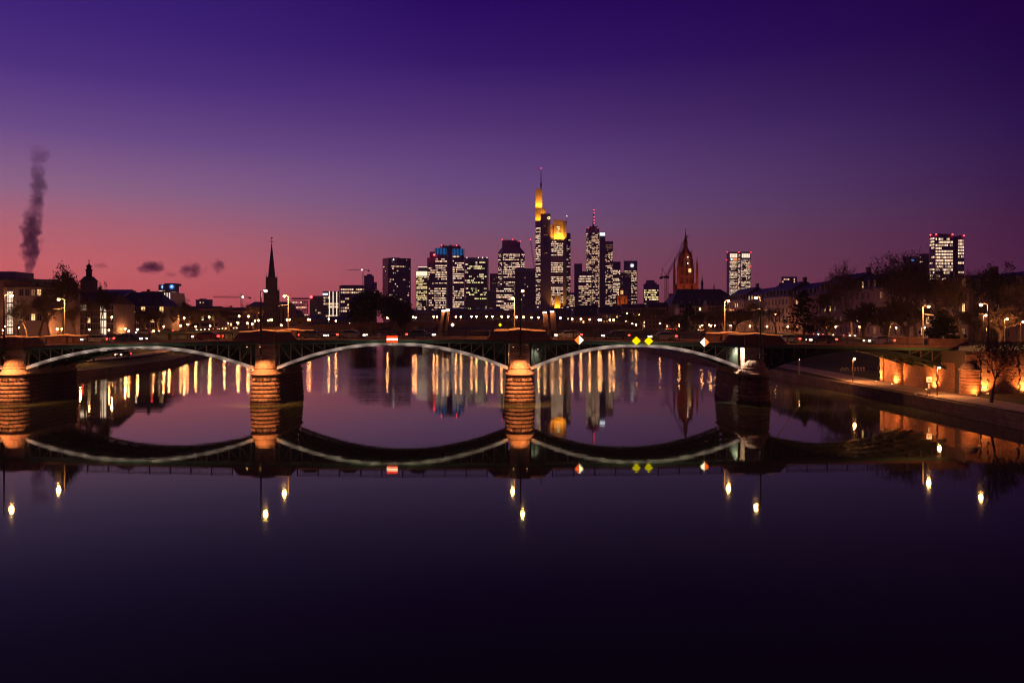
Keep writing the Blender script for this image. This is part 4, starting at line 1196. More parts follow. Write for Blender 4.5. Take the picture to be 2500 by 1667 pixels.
tower('', [(1092.2, Y - 3), (1103.8, Y - 3), (1103.8, Y + 30), (1092.2, Y + 30)], 602, [], 'facade_d', root=t, part='core_shaft')
tower('', [(1043, Y + 8), (1062, Y + 8), (1062, Y + 32), (1043, Y + 32)], 631, [(0, 652, 700, 4.0, 2.2, .4, .6)], 'facade_p', root=t, part='left_shoulder')
tower('', [(1049, Y + 12), (1062, Y + 12), (1062, Y + 32), (1049, Y + 32)], 616, [], 'facade_p', root=t, ybot=631, part='upper_shoulder')
tpart(t, pbox(1075, 1123, 600, 607, Y + 6, 22), 'roof_plant', M['facade_d'])
for a, b, yt in ((1063, 1091, 605.5), (1104.5, 1133, 607.5)):
    n = 8
    tpart(t, pbox(a, b, yt, yt + 16.5, Y - .55, .4), 'crown_panel', M['copper'])
    for k in range(n): tpart(t, pbox(a + (b - a) * (k + .2) / n, a + (b - a) * (k + .62) / n, yt, yt + 16, Y - .95, .35), 'blue_tube', M['w_blue'])
for px in (1078, 1115): beacon(t, px, 599, Y + 6, .9)
beacon(t, 1060, 622, Y - .5, 1.7)
for px in (1082, 1100, 1118): tpart(t, pbox(px - 2, px + 2, 597.5, 600, Y + 10, 5), 'cooling_unit', M['facade_d'])
Y = 1060
t = tower('low bright office in front of the blue crowned tower with a dense window grid', [(1059, Y), (1091, Y), (1091, Y + 25), (1059, Y + 25)], 694, [(0, 702, None, 3.9, 1.9, .95, .3, {'lit': 'w_bright', 'gapp': .4})], 'facade_d')
tower('', [(1046, Y + 5), (1059, Y), (1059, Y + 25), (1046, Y + 25)], 697, [(0, 702, None, 3.9, 3, .6, .3)], 'facade_d', root=t, part='side_wing')
Y = 1260
t = tower('dark glass tower with scattered yellow green windows right of the blue crown', [(1134, Y), (1190, Y + 4), (1193, Y + 30), (1134, Y + 30)], 630, [(0, 638, 756, 3.9, 2.0, .42, .72, {'lit': 'w_green', 'blackout': ((.46, .56), (.10, .20))})], 'facade_d', 'w_green')
for px in (1140, 1168, 1178, 1189): beacon(t, px, 629, Y, .6, 'sig_white')
t = tower('slim dim tower between the yellow green and the chamfered towers', [(1196, 1400), (1217, 1400), (1217, 1425), (1196, 1425)], 669, [(0, 675, 712, 4, 2.6, .3, .3, {'lit': 'w_dim'})], 'facade_d')
t = tower('lower gridded block at the foot of the slim dim tower', [(1190, 1200), (1212, 1200), (1212, 1220), (1190, 1220)], 710, [(0, 713, None, 4, 3, .15, .3, {'lit': 'w_dim'})], 'facade_p')
# chamfered tower
Y = 1330
fpc = [(1216, Y + 6), (1226, Y), (1271, Y), (1281, Y + 6), (1281, Y + 30), (1216, Y + 30)]
t = tower('broad white lit tower with chamfered shoulders and a dark penthouse', fpc, 616, [(1, 620, None, 3.6, 2.0, .68, .62, {'blackout': ((.62, .68),)}), (2, 620, None, 3.6, 2.0, .62, .5), (0, 620, None, 3.6, 2.0, .5, .5)], 'facade_p', 'w_bright', top=False)
zc = Z(616, Y); zt = Z(604, Y)
tpart(t, MB().prism(prism_fp(fpc), zc + .01, zt, prism_fp([(1225, Y + 6), (1231, Y), (1262, Y), (1271, Y + 6), (1271, Y + 28), (1225, Y + 28)])), 'chamfered_shoulder', M['facade_p'])
tpart(t, pbox(1226, 1262, 586, 604, Y + 3, 22), 'penthouse', M['facade_d']); tpart(t, pbox(1262, 1270, 590, 604, Y + 3, 20), 'penthouse', M['facade_d'])
beacon(t, 1226, 585, Y, .7); beacon(t, 1270, 589, Y, .7); beacon(t, 1251, 585, Y, .7)
t = tower('wide lower office with bright bands in front of the chamfered tower', [(1210, 1150), (1256, 1150), (1256, 1175), (1210, 1175)], 699, [(0, 703, None, 3.7, 2.4, .75, .86)], 'facade_d', 'w_bright')
t = tower('dark plain block between the chamfered tower and the tallest tower', [(1257, 1200), (1307, 1200), (1307, 1230), (1257, 1230)], 657, [(0, 665, None, 4, 2.6, .035, .2)], 'facade_d')
for k in range(9): tpart(t, pbox(1258 + k * 6, 1259 + k * 6, 659, 757, 1199.4, .6), 'rib', M['facade_d'])

# --- the tallest tower
Y = 1487
W_ = {'lit': 'w_bright'}
t = tower('tallest tower with golden lit stepped top and a thin spire', [(1307, Y + 8), (1320, Y), (1320, Y + 40), (1307, Y + 40)], 540, [(0, 556, 752, 4.1, 2.0, .62, .7, W_)], 'facade_p', 'w_white', top=False)
tower('', [(1320, Y - 3), (1344, Y - 3), (1344, Y + 36), (1320, Y + 36)], 522, [(0, 545, 620, 4.1, 4, .08, .3, {'lit': 'w_dim', 'margin': .3})], 'facade_d', root=t, part='corner_shaft', top=False)
tower('', [(1344, Y + 2), (1376, Y + 2), (1376, Y + 36), (1344, Y + 36)], 549, [(0, 588, 625, 4.1, 2.1, .9, .75, W_), (0, 640, 692, 4.1, 2.1, .8, .8, W_), (0, 700, 754, 4.1, 2.1, .75, .7, W_)], 'facade_p', root=t, part='middle_shaft', top=False)
tower('', [(1375, Y - 2), (1383, Y - 2), (1383, Y + 36), (1375, Y + 36)], 540, [], 'facade_l', root=t, part='right_shaft', top=False)
tower('', [(1383, Y + 8), (1393, Y + 8), (1393, Y + 36), (1383, Y + 36)], 569, [(0, 580, 752, 4.1, 2.2, .32, .4)], 'facade_d', root=t, part='rear_shaft', top=False)
M['gold'] = mat('pale crown cladding', (.62, .46, .26), .7, .05, .1)
tower('', [(1307.5, Y + 8), (1324, Y + 6), (1324, Y + 30), (1307.5, Y + 30)], 462, [], 'gold', root=t, ybot=510, part='crown_tower', top=False)
tower('', [(1307.2, Y + 7), (1320, Y + 4), (1320, Y + 34), (1307.2, Y + 34)], 510, [], 'gold', root=t, ybot=540, part='crown_base', top=False)
tower('', [(1320, Y + 5), (1332, Y + 5), (1332, Y + 30), (1320, Y + 30)], 509, [], 'gold', root=t, ybot=523, part='crown_step', top=False)
tower('', [(1352, Y), (1374.8, Y), (1374.8, Y + 30), (1352, Y + 30)], 537, [(0, 552, 572, 4.1, 3.2, .9, .6, {'margin': .3, 'lit': 'w_yellow'})], 'gold', root=t, ybot=587, part='golden_slab', top=False)
tower('', [(1354, Y - 4), (1368, Y - 4), (1368, Y), (1354, Y)], 722, [], 'gold', root=t, ybot=757, part='golden_portal', top=False)
mast_on(t, 1321, 411, 463, Y + 8, 1.3); mast_on(t, 1384, 527, 546, Y, .5); mast_on(t, 1311, 459, 463, Y + 8, .4)
tpart(t, MB().lathe([(.0, Z(452, Y)), (1.9, Z(450, Y)), (1.6, Z(446, Y)), (0, Z(444, Y))], (X(1321, Y + 8), Y + 12), 8), 'mast_collar', M['gold'])
beacon(t, 1321, 411.5, Y, .8, 'sig_red'); beacon(t, 1384, 528, Y, .8, 'sig_white')
lg = MB(); lg.lathe([(1.5, 0), (1.5, .25), (2.7, .25), (2.7, 0), (1.5, 0)], (0, 0), 18)
o = lg.build('logo_ring', M['logo_yellow'], t); o.rotation_euler = (R(90), 0, 0); o.location = (X(1340, Y - 3.3) - t.location.x, Y - 3.3 - t.location.y, Z(533, Y) - t.location.z)
GOLD = (1, .40, .03)
def tower_flood(t, px, y, Y, tpx, ty, tY, power, col=GOLD, ang=100, r=1.0):
    loc = (X(px, Y), Y, Z(y, Y)); tg = (X(tpx, tY), tY, Z(ty, tY))
    d = (Vector(tg) - Vector(loc)).normalized()
    o = tpart(t, MB().tube(tuple(Vector(loc) - d * .9), loc, .5, .7, 8), 'floodlight', M['iron'])
    l = light('SPOT', 'flood_beam', tuple(Vector(loc) + d * .3), power, col, None, r, tg, ang, .8)
    l.parent = t; l.matrix_parent_inverse = Matrix.Translation(-Vector(t.location))
for px in (1310, 1315, 1320): tower_flood(t, px, 509.5, Y - 2, px, 480, Y + 7, 26000, GOLD, 130)
for px in (1309, 1315): tower_flood(t, px, 540, Y - 1, px, 518, Y + 8, 14000, GOLD, 130)
tower_flood(t, 1326, 522, Y - 2, 1326, 512, Y + 6, 7000, GOLD, 130)
for px in (1355, 1361, 1367, 1373): tower_flood(t, px, 586.8, Y - 5, px, 556, Y, 34000, GOLD, 130)
for px in (1357, 1364): tower_flood(t, px, 756, Y - 9, px, 735, Y - 4, 26000, GOLD, 120)
t = tower('slim dark slab right of the tallest tower', [(1402, 1400), (1421, 1400), (1421, 1425), (1402, 1425)], 645, [], 'facade_d')
t = tower('medium office with a wide lit band left of the round glass tower', [(1411, 1300), (1445, 1300), (1445, 1325), (1411, 1325)], 664, [(0, 672, 690, 4, 2.2, .85, .9, W_), (0, 692, None, 4, 2.2, .6, .6)], 'facade_d')
t = tower('small lit block low between the tallest and the round tower', [(1390, 1100), (1404, 1100), (1404, 1120), (1390, 1120)], 716, [(0, 719, None, 3.4, 2, .7, .5)], 'facade_d')
# round glass tower with mast
Y = 1595
nseg = 12; cxp, rp = 1448.5, 16.5; rr = rp * Y / F
fp = []
for i in range(nseg):
    an = math.pi * 1.5 - math.pi / nseg + 2 * math.pi * i / nseg
    yy = Y + rr + rr * math.sin(an); fp.append(((X(cxp, Y) + rr * math.cos(an)) / yy * F + 1250, yy))
t = tower('round glass tower joined to a square shaft with a red lit mast', fp, 558, [(i, 568, 752, 3.9, 1.9, .58, .72) for i in (0, 1, 2, 3, 9, 10, 11)], 'facade_p', 'w_white', Yref=Y)
tower('', [(1465, Y + 6), (1497, Y + 6), (1497, Y + 40), (1465, Y + 40)], 590, [(0, 596, 608, 3.9, 2.0, .5, .8, {'lit': 'w_dim'}), (0, 609, 752, 3.9, 2.0, .58, .62)], 'facade_p', 'w_white', root=t, part='square_shaft')
tower('', [(1464, Y + 2), (1478, Y + 2), (1478, Y + 30), (1464, Y + 30)], 568, [], 'facade_d', root=t, part='link_shaft')
tpart(t, pbox(1464.5, 1477, 568.5, 575.5, Y + 1.2, .6), 'lit_sign', M['logo_white'])
tpart(t, pbox(1440, 1460, 553, 558, Y + 6, 16), 'roof_plant', M['facade_d'])
tpart(t, MB().tube((X(1450, Y), Y + 12, Z(556, Y)), (X(1450, Y), Y + 12, Z(540, Y)), 2.2, 1.6, 8), 'mast_foot', M['concrete'])
tpart(t, MB().tube((X(1450, Y), Y + 12, Z(540, Y)), (X(1450, Y), Y + 12, Z(512, Y)), 1.2, .7, 6), 'mast', M['steel'])
for y in (513, 520, 530, 538, 545): beacon(t, 1450, y, Y + 10, 1.0)
for px in (1436, 1458): beacon(t, px, 557, Y, .6)
t = tower('striped tower with lit lower floors just right of the round glass tower', [(1496, 1450), (1515, 1450), (1515, 1475), (1496, 1475)], 640, [(0, 659, None, 3.6, 2.6, .95, .9, W_)], 'facade_d')
t = tower('dark topped tower with a small white square sign, right end of the high-rise group', [(1523, 1500), (1556, 1500), (1556, 1530), (1523, 1530)], 638, [(0, 660, 752, 3.7, 2.2, .62, .8, {'margin': .05})], 'facade_d')
tpart(t, pbox(1540, 1546.5, 645, 651.5, 1499, .6), 'lit_sign', M['logo_white'])
t = tower('dark ribbed block half in front of the tower with the white square sign', [(1514, 1350), (1541, 1350), (1541, 1375), (1514, 1375)], 667, [(0, 668, None, 4, 2.2, .08, .4, {'lit': 'w_dim'})], 'facade_p')
t = tower('low stepped office with yellow lit bands, standing apart right of the group', [(1571, 1100), (1609, 1100), (1609, 1125), (1571, 1125)], 696, [(0, 706, 745, 3.9, 2.4, .7, .88, {'lit': 'w_yellow'})], 'facade_p')
tpart(t, pbox(1578, 1603, 690, 696, 1104, 16), 'setback', M['facade_p']); tpart(t, pbox(1580, 1598, 684, 690, 1108, 10), 'roof_plant', M['facade_d'])
# lone lit slab
Y = 1700
t = tower('lone bright slab tower behind the long dark roof', [(1780, Y), (1801, Y), (1801, Y + 35), (1780, Y + 35)], 616, [(0, 634, 722, 3.5, 2.0, .78, .6, {'lit': 'w_bright'})], 'facade_l')
tower('', [(1801.2, Y + 2), (1808, Y + 2), (1808, Y + 33), (1801.2, Y + 33)], 617, [(0, 618, 722, 3.5, 2.6, .96, .5, {'lit': 'w_bright', 'margin': .1})], 'facade_l', root=t, part='middle_shaft', top=False)
tower('', [(1808.2, Y), (1833, Y), (1833, Y + 35), (1808.2, Y + 35)], 616, [(0, 634, 722, 3.5, 2.0, .74, .5, {'lit': 'w_bright'})], 'facade_l', root=t, part='right_shaft')
tower('', [(1774, Y + 10), (1780, Y + 1), (1780, Y + 30), (1774, Y + 30)], 617, [], 'facade_p', root=t, part='left_flank')
for a, b in ((1782, 1800), (1811, 1831)):
    for k in range(5): tpart(t, pbox(a + (b - a) * (k + .1) / 5, a + (b - a) * (k + .9) / 5, 619.5, 629, Y - .6, .4), 'crown_window', M['strip'])
tpart(t, MB().tube((X(1786, Y), Y - .3, Z(633, Y)), (X(1786, Y), Y - .9, Z(633, Y)), 2.0, n=14), 'logo_disc', M['logo_white'])
tpart(t, pbox(1790, 1799, 630.5, 635, Y - .9, .6), 'logo_word', M['logo_red'])
for px, y in ((1775, 616), (1804, 616), (1833, 616), (1774, 635), (1833, 650)): beacon(t, px, y, Y - 1, .9)
t = tower('dim gridded tower top with few lit windows above the long roofs', [(1908, 1300), (1946, 1300), (1946, 1330), (1908, 1330)], 677, [(0, 679, 703, 4.2, 3.2, .38, .5)], 'facade_l')
# square lit tower on the right
Y = 900
t = tower('square lit tower with red beacons rising behind the bare trees at right', [(2282, Y), (2328, Y), (2328, Y + 30), (2282, Y + 30)], 573, [(0, 580, 700, 4.3, 2.4, .85, .85, {'lit': 'w_bright', 'wh': .62})], 'facade_p', 'w_bright')
tower('', [(2328.2, Y + 4), (2338, Y + 4), (2338, Y + 28), (2328.2, Y + 28)], 577, [], 'facade_d', root=t, part='recessed_core', top=False)
tower('', [(2338.2, Y), (2354, Y), (2354, Y + 30), (2338.2, Y + 30)], 577, [(0, 584, 700, 4.3, 2.2, .8, .85, {'lit': 'w_bright', 'wh': .62})], 'facade_p', root=t, part='right_shaft')
tower('', [(2269, Y + 8), (2282, Y + .5), (2282, Y + 28), (2269, Y + 28)], 575, [(0, 580, 700, 4.3, 2.6, .5, .5, {'lit': 'w_bright'})], 'facade_p', root=t, part='left_flank', top=False)
tpart(t, pbox(2282, 2296, 570.5, 573, Y + 5, 10), 'roof_plant', M['facade_d'])
for px, y in ((2271, 574), (2285, 572), (2325, 572.5), (2353, 575.5)): beacon(t, px, y, Y, .9)
t = tower('pale faint tower left of the square lit tower with a blue sign', [(2208, 1100), (2244, 1100), (2244, 1130), (2208, 1130)], 628, [(0, 640, 700, 4, 2.6, .02, .2)], 'facade_l')
tower('', [(2244.2, 1104), (2268, 1104), (2268, 1130), (2244.2, 1130)], 621, [(0, 625, 700, 4, 2.6, .06, .2)], 'facade_d', root=t, part='dark_shaft')
tpart(t, pbox(2225, 2231, 634, 636.5, 1099, .6), 'lit_sign', M['logo_blue'])
# left towers
Y = 900
fp = [(387, Y + 8), (404, Y), (431, Y), (437, Y + 6), (437, Y + 30), (387, Y + 30)]
t = tower('round shouldered bank tower with two blue ring logos at left', fp, 697, [(1, 712, 716, 3, 2, 1, .9), (0, 708, 715, 3, 2.2, .7, .5)], 'facade_d', 'w_bright')
tpart(t, pbox(401, 427, 691.5, 697, Y + 6, 18), 'roof_plant', M['facade_d'])
for px, yy in ((395, 3.5), (420, -.6)):
    for m, rin, rout, n0, n1 in (('logo_blue', 1.5, 2.3, 0, 18), ('logo_white', .0, .9, 0, 18)):
        lg = MB(); lg.lathe([(rin, 0), (rin, .3), (rout, .3), (rout, 0), (rin, 0)], (0, 0), 16)
        o = lg.build('logo_ring' if rin else 'logo_centre', M[m], t); o.rotation_euler = (R(90), 0, 0); o.location = (X(px, Y) - t.location.x, Y + yy - t.location.y - .3, Z(700, Y) - t.location.z)
tower('', [(437, Y + 5), (452, Y + 5), (452, Y + 28), (437, Y + 28)], 725, [(0, 727, None, 3.4, 2, .35, .4)], 'facade_d', root=t, part='side_wing')
tower('', [(404, Y - 6), (440, Y - 6), (440, Y), (404, Y)], 729, [(0, 732, 745, 3.4, 2, .12, .4)], 'facade_d', root=t, part='low_wing')
t = tower('pale lit block far behind the low facade left of the flat crane', [(478, 1000), (519, 1000), (519, 1025), (478, 1025)], 733, [(0, 736, 752, 2.6, 2.4, .45, .6, {'lit': 'w_warm', 'margin': .22})], 'facade_l', cat='office building', name='office_block')
tpart(t, pbox(487, 496, 729, 733, 1004, 12), 'roof_plant', M['facade_d'])
t = tower('office block with yellow windows glowing behind the big round tree', [(102, 600), (146, 600), (146, 625), (102, 625)], 685, [(0, 688, 706, 2.9, 2.0, .6, .6, {'lit': 'w_yellow'})], 'facade_p', cat='office building', name='office_block')

# ------------------------------------------------------------------ churches
def spire_church(px, Y, ytip, label):
    t = thing('spire_church', label, 'church', (X(px, Y), Y, 8)); k = Y / F; c = (X(px, Y), Y + 5)
    def sq(w): return [(c[0] - w, c[1] - w), (c[0] + w, c[1] - w), (c[0] + w, c[1] + w), (c[0] - w, c[1] + w)]
    h = lambda y: Z(y, Y)
    tpart(t, MB().prism(sq(15.5 * k), 8, h(708), sq(14 * k)), 'tower_shaft', M['stone_dark'])
    tpart(t, MB().prism(sq(11.5 * k), h(708), h(676), sq(10 * k)), 'belfry', M['stone_dark'])
    s = MB(); s.lathe([(9.4 * k, h(676)), (7.4 * k, h(658)), (1.0 * k, h(ytip + 16)), (.3 * k, h(ytip + 12))], c, 8); tpart(t, s, 'spire', M['slate'])
    for sx_ in (-1, 1):
        for sy_ in (-1, 1):
            for w, ya, yb_ in ((10.2, 692, 668), (14.2, 726, 700)):
                x, y = c[0] + sx_ * w * k, c[1] + sy_ * w * k
                tpart(t, MB().tube((x, y, h(ya + 10)), (x, y, h(ya - 10)), 1.3 * k, n=6).tube((x, y, h(ya - 10)), (x, y, h(yb_)), 1.5 * k, .1, 6), 'pinnacle', M['stone_dark'])
    cr = MB(); z = h(ytip)
    cr.tube((c[0], c[1], z - 4.5), (c[0], c[1], z - .3), .14, .1, 5); cr.box(c[0] - 1.6, c[0] + 1.6, c[1] - .12, c[1] + .12, z - 2.9, z - 2.6)
    cr.box(c[0] - .8, c[0] + .8, c[1] - .12, c[1] + .12, z - 2.2, z - 1.9)
    cr.add([(c[0] - .9, c[1], z - .3), (c[0] + .9, c[1], z + .1), (c[0] + .1, c[1] + .12, z + .9), (c[0], c[1] - .12, z - .5)], [(0, 1, 2), (0, 3, 1), (0, 2, 3), (1, 3, 2)])
    cr.lathe([(0, z - 5.2), (.55, z - 4.8), (0, z - 4.4)], c, 8); tpart(t, cr, 'cross_and_cock', M['iron'])
    # nave
    nb = MB(); nb.box(X(592, Y), X(694, Y), Y + 8, Y + 30, 8, h(748)); tpart(t, nb, 'nave_wall', M['plaster_r'])
    x0, x1 = X(590, Y), X(696, Y)
    r = MB(); r.add([(x0, Y + 7, h(748)), (x1, Y + 7, h(748)), (x1, Y + 31, h(748)), (x0, Y + 31, h(748)), (X(600, Y), Y + 19, h(735)), (X(690, Y), Y + 19, h(735))], [(0, 1, 5, 4), (1, 2, 5), (2, 3, 4, 5), (3, 0, 4), (3, 2, 1, 0)])
    tpart(t, r, 'nave_roof', M['slate'])
    for q in range(9):
        xx = X(604 + q * 10, Y); tpart(t, MB().box(xx - .6, xx + .6, Y + 7.7, Y + 7.95, 12, h(756)), 'lancet_window', M['glass'])
    return t
spire_church(658, 560, 580, 'dark church with a tall needle spire on the left bank')
# onion dome church tower
Y = 330; px = 208; c = (X(px, Y), Y + 3); h = lambda y: Z(y, Y); k = Y / F
t = thing('onion_church', 'dark church tower with a small onion dome behind the left trees', 'church', (c[0], Y, 8.5))
def sqr(w): return [(c[0] - w * k, c[1] - w * k), (c[0] + w * k, c[1] - w * k), (c[0] + w * k, c[1] + w * k), (c[0] - w * k, c[1] + w * k)]
tpart(t, MB().prism(sqr(14), 8.5, h(686)), 'tower_shaft', M['stone_dark'])
tpart(t, MB().prism(sqr(15.5), h(686), h(684)), 'cornice', M['stone_dark'])
tpart(t, MB().prism(sqr(14), h(684), h(674), sqr(7.5)), 'lower_roof', M['copper'])
s = MB(); s.lathe([(6.8 * k, h(676)), (6.8 * k, h(660)), (8.6 * k, h(659)), (8.2 * k, h(657.6)), (5.2 * k, h(655)), (5.0 * k, h(653)), (6.6 * k, h(650)), (5.8 * k, h(647.5)), (2.0 * k, h(644.5)), (1.0 * k, h(641)), (.3 * k, h(634))], c, 12); tpart(t, s, 'onion_lantern', M['copper'])
tpart(t, MB().box(c[0] - .5, c[0] + .5, c[1] - .07, c[1] + .07, h(636.2), h(635.4)).tube((c[0], c[1], h(640)), (c[0], c[1], h(632)), .1, n=5), 'cross', M['iron'])
tpart(t, MB().box(X(170, Y), X(280, Y), Y + 6, Y + 26, 8.5, h(722)), 'nave_wall', M['stone_dark'])
x0, x1 = X(166, Y), X(284, Y)
r = MB(); r.add([(x0, Y + 5, h(722)), (x1, Y + 5, h(722)), (x1, Y + 27, h(722)), (x0, Y + 27, h(722)), (X(172, Y), Y + 16, h(703)), (X(278, Y), Y + 16, h(703))], [(0, 1, 5, 4), (1, 2, 5), (2, 3, 4, 5), (3, 0, 4), (3, 2, 1, 0)]); tpart(t, r, 'nave_roof', M['slate'])
# cathedral
Y = 700; k = Y / F; c = (X(1681, Y), Y + 12); h = lambda y: Z(y, Y)
t = thing('cathedral_tower', 'gothic cathedral tower lit deep orange with pinnacles and a domed spire', 'church', (c[0], Y, 7))
def sq(w): return [(c[0] - w * k, c[1] - w * k), (c[0] + w * k, c[1] - w * k), (c[0] + w * k, c[1] + w * k), (c[0] - w * k, c[1] + w * k)]
M['red_stone'] = mat('red tower stone', (.30, .13, .08), .9, .25, .6, .5)
tpart(t, MB().prism(sq(22), 7, h(691)), 'tower_base', M['red_stone'])
s = MB(); s.lathe([(17.2 * k, h(694)), (15.8 * k, h(624))], c, 8, R(22.5), R(382.5)); tpart(t, s, 'octagon', M['red_stone'])
s = MB(); s.lathe([(15.8 * k, h(624)), (17 * k, h(623.5)), (17 * k, h(621)), (14.8 * k, h(620)), (12.2 * k, h(614)), (8.5 * k, h(608)), (6.4 * k, h(603)), (5.6 * k, h(602))], c, 8, R(22.5), R(382.5)); tpart(t, s, 'dome', M['red_stone'])
s = MB(); s.lathe([(5.4 * k, h(604)), (4.8 * k, h(588)), (5.6 * k, h(587)), (3.6 * k, h(583)), (2.0 * k, h(574)), (.9 * k, h(566)), (.3 * k, h(557))], c, 8); tpart(t, s, 'lantern_spire', M['red_stone'])
tpart(t, MB().tube((c[0], c[1], h(562)), (c[0], c[1], h(554)), .2, .1, 5).box(c[0] - .8, c[0] + .8, c[1] - .1, c[1] + .1, h(558.5), h(557.8)), 'cross', M['iron'])
for sx_ in (-1, 1):
    for sy_ in (-1, 1):
        x, y = c[0] + sx_ * 23.2 * k, c[1] + sy_ * 23.2 * k
        tpart(t, MB().prism([(x - 2.6 * k, y - 2.6 * k), (x + 2.6 * k, y - 2.6 * k), (x + 2.6 * k, y + 2.6 * k), (x - 2.6 * k, y + 2.6 * k)], 7, h(655)).tube((x, y, h(655)), (x, y, h(626)), 3.0 * k, .1, 8), 'corner_pinnacle', M['red_stone'])
        x, y = c[0] + sx_ * 11.4 * k, c[1] + sy_ * 11.4 * k
        tpart(t, MB().tube((x, y, h(626)), (x, y, h(616)), 1.4 * k, n=6).tube((x, y, h(616)), (x, y, h(607)), 1.6 * k, .1, 6), 'crown_pinnacle', M['red_stone'])
for i in range(-3, 4):
    x = c[0] + i * 6.6 * k; y = c[1] - 24 * k
    tpart(t, MB().box(x - .9 * k, x + .9 * k, y + .2, y + 1.3, 7, h(692)), 'buttress_rib', M['red_stone'])
for i in (-1, 1):
    x = c[0] + i * 10 * k; y = c[1] - 24 * k
    tpart(t, MB().box(x - 3.6 * k, x + 3.6 * k, y + .5, y + .9, h(718), h(697)), 'tall_window', M['glass'])
for i in range(8):
    an = R(22.5 + 45 * i); x, y = c[0] + 17.4 * k * math.cos(an), c[1] + 17.4 * k * math.sin(an)
    tpart(t, MB().tube((x, y, h(692)), (c[0] + 16.2 * k * math.cos(an), c[1] + 16.2 * k * math.sin(an), h(618)), 1.3 * k, .6 * k, 5), 'octagon_rib', M['red_stone'])
xw = X(1688, Y)
tpart(t, MB().box(xw - 1.1, xw + 1.1, c[1] - 16.6 * k - .3, c[1] - 15.0 * k, h(664), h(655)), 'lit_window', M['w_warm'])
for py in (628, 643): beacon(t, 1679, py, c[1] - 17.8 * k + .2, .45, 'sig_white')
tpart(t, MB().box(X(1640, Y), X(1658, Y), Y + 2, Y + 14, 7, h(716)), 'scaffold_block', M['red_stone'])
DEEP = (1, .22, .05)
def spotat(t, loc, tg, p, col, ang=100, r=.6):
    l = light('SPOT', 'flood_beam', loc, p, col, None, r, tg, ang, .8); l.parent = t; l.matrix_parent_inverse = Matrix.Translation(-Vector(t.location))
for dx in (-15, 0, 15): spotat(t, (c[0] + dx, c[1] - 32, h(707)), (c[0] + dx * .45, c[1] - 6, h(668)), 6500, DEEP, 95, 1)
for dx in (-7.3, 7.3): spotat(t, (c[0] + dx, c[1] - 7.4, h(690)), (c[0] + dx * .7, c[1] - 4.5, h(648)), 1500, DEEP, 70)
for a_ in (math.pi * 1.25, math.pi * 1.5, math.pi * 1.75):
    for zr_ in (684, 664, 644): tpart(t, MB().box(c[0] + 14.9 * k * math.cos(a_) - .55, c[0] + 14.9 * k * math.cos(a_) + .55, c[1] + 15.9 * k * math.sin(a_) - .1, c[1] + 13 * k * math.sin(a_), h(zr_ + 7), h(zr_ - 7)), 'lancet_window', M['glass'])
spotat(t, (c[0], c[1] - 7.4, h(621)), (c[0], c[1], h(606)), 260, DEEP)
# long dark roof of the cathedral nave and hall
def long_roof(label, pl, pr, Y, D, yeave, yridge, hipl, hipr, wall, z0=7, dormers=0, name='row_house', chim=()):
    t = thing(name, label, 'building', (X((pl + pr) / 2, Y), Y, z0)); h = lambda y: Z(y, Y)
    tpart(t, MB().box(X(pl, Y), X(pr, Y), Y, Y + D, z0, h(yeave)), 'wall', M[wall])
    e = .5; x0, x1 = X(pl, Y) - e, X(pr, Y) + e
    r = MB(); r.add([(x0, Y - e, h(yeave)), (x1, Y - e, h(yeave)), (x1, Y + D + e, h(yeave)), (x0, Y + D + e, h(yeave)), (X(hipl, Y), Y + D / 2, h(yridge)), (X(hipr, Y), Y + D / 2, h(yridge))], [(0, 1, 5, 4), (1, 2, 5), (2, 3, 4, 5), (3, 0, 4), (3, 2, 1, 0)])
    ro = tpart(t, r, 'roof', M['slate'])
    for p in chim: tpart(t, MB().box(X(p, Y), X(p + 4, Y), Y + D / 2 - 1, Y + D / 2 + 1, h(yridge + 3), h(yridge - 5)), 'chimney', M['plaster_g'])
    return t
def windows_row(t, pl, pr, Y, rows, n, w, hgt, plit, mats=('w_warm', 'w_dim'), proud=.06, seed=1, frame='frame'):
    """individual windows: frame with a pane set in it"""
    rng = random.Random(seed)
    fme = pme = None
    for z in rows:
        for i in range(n):
            x = X(pl, Y) + (X(pr, Y) - X(pl, Y)) * (i + .5) / n
            if fme is None:
                f = MB()
                f.box(-w / 2 - .1, -w / 2, -proud, .05, 0, hgt); f.box(w / 2, w / 2 + .1, -proud, .05, 0, hgt); f.box(-w / 2 - .1, w / 2 + .1, -proud, .05, hgt, hgt + .1); f.box(-w / 2 - .16, w / 2 + .16, -proud - .1, .05, -.12, 0)
                f.box(-.035, .035, -proud, -.02, 0, hgt); f.box(-w / 2, w / 2, -proud + .005, -.02, hgt * .68, hgt * .68 + .06)
                fo = f.build('window', M[frame], t); fme = fo.data
                pb = MB().box(-w / 2, w / 2, -.018, .03, 0, hgt).build('pane', M['glass'], fo); pme = pb.data
            else:
                fo = link('window', fme, t); pb = link('pane', pme, fo)
            fo.location = (x - t.location.x, Y - t.location.y, z - t.location.z)
            if rng.random() < plit:
                pb.material_slots[0].link = 'OBJECT'; pb.material_slots[0].material = M[mats[0] if rng.random() < .75 else mats[1]]
M['slate_b'] = M['slate']
t = long_roof('huge dark hipped roof below the cathedral and its two small spires', 1640, 1815, 590, 40, 742, 703, 1668, 1776, 'plaster_g')
tpart(t, MB().box(X(1700, 589.9), X(1812, 589.9), 589.7, 589.9, 8, 9), 'plinth', M['plaster_g'])
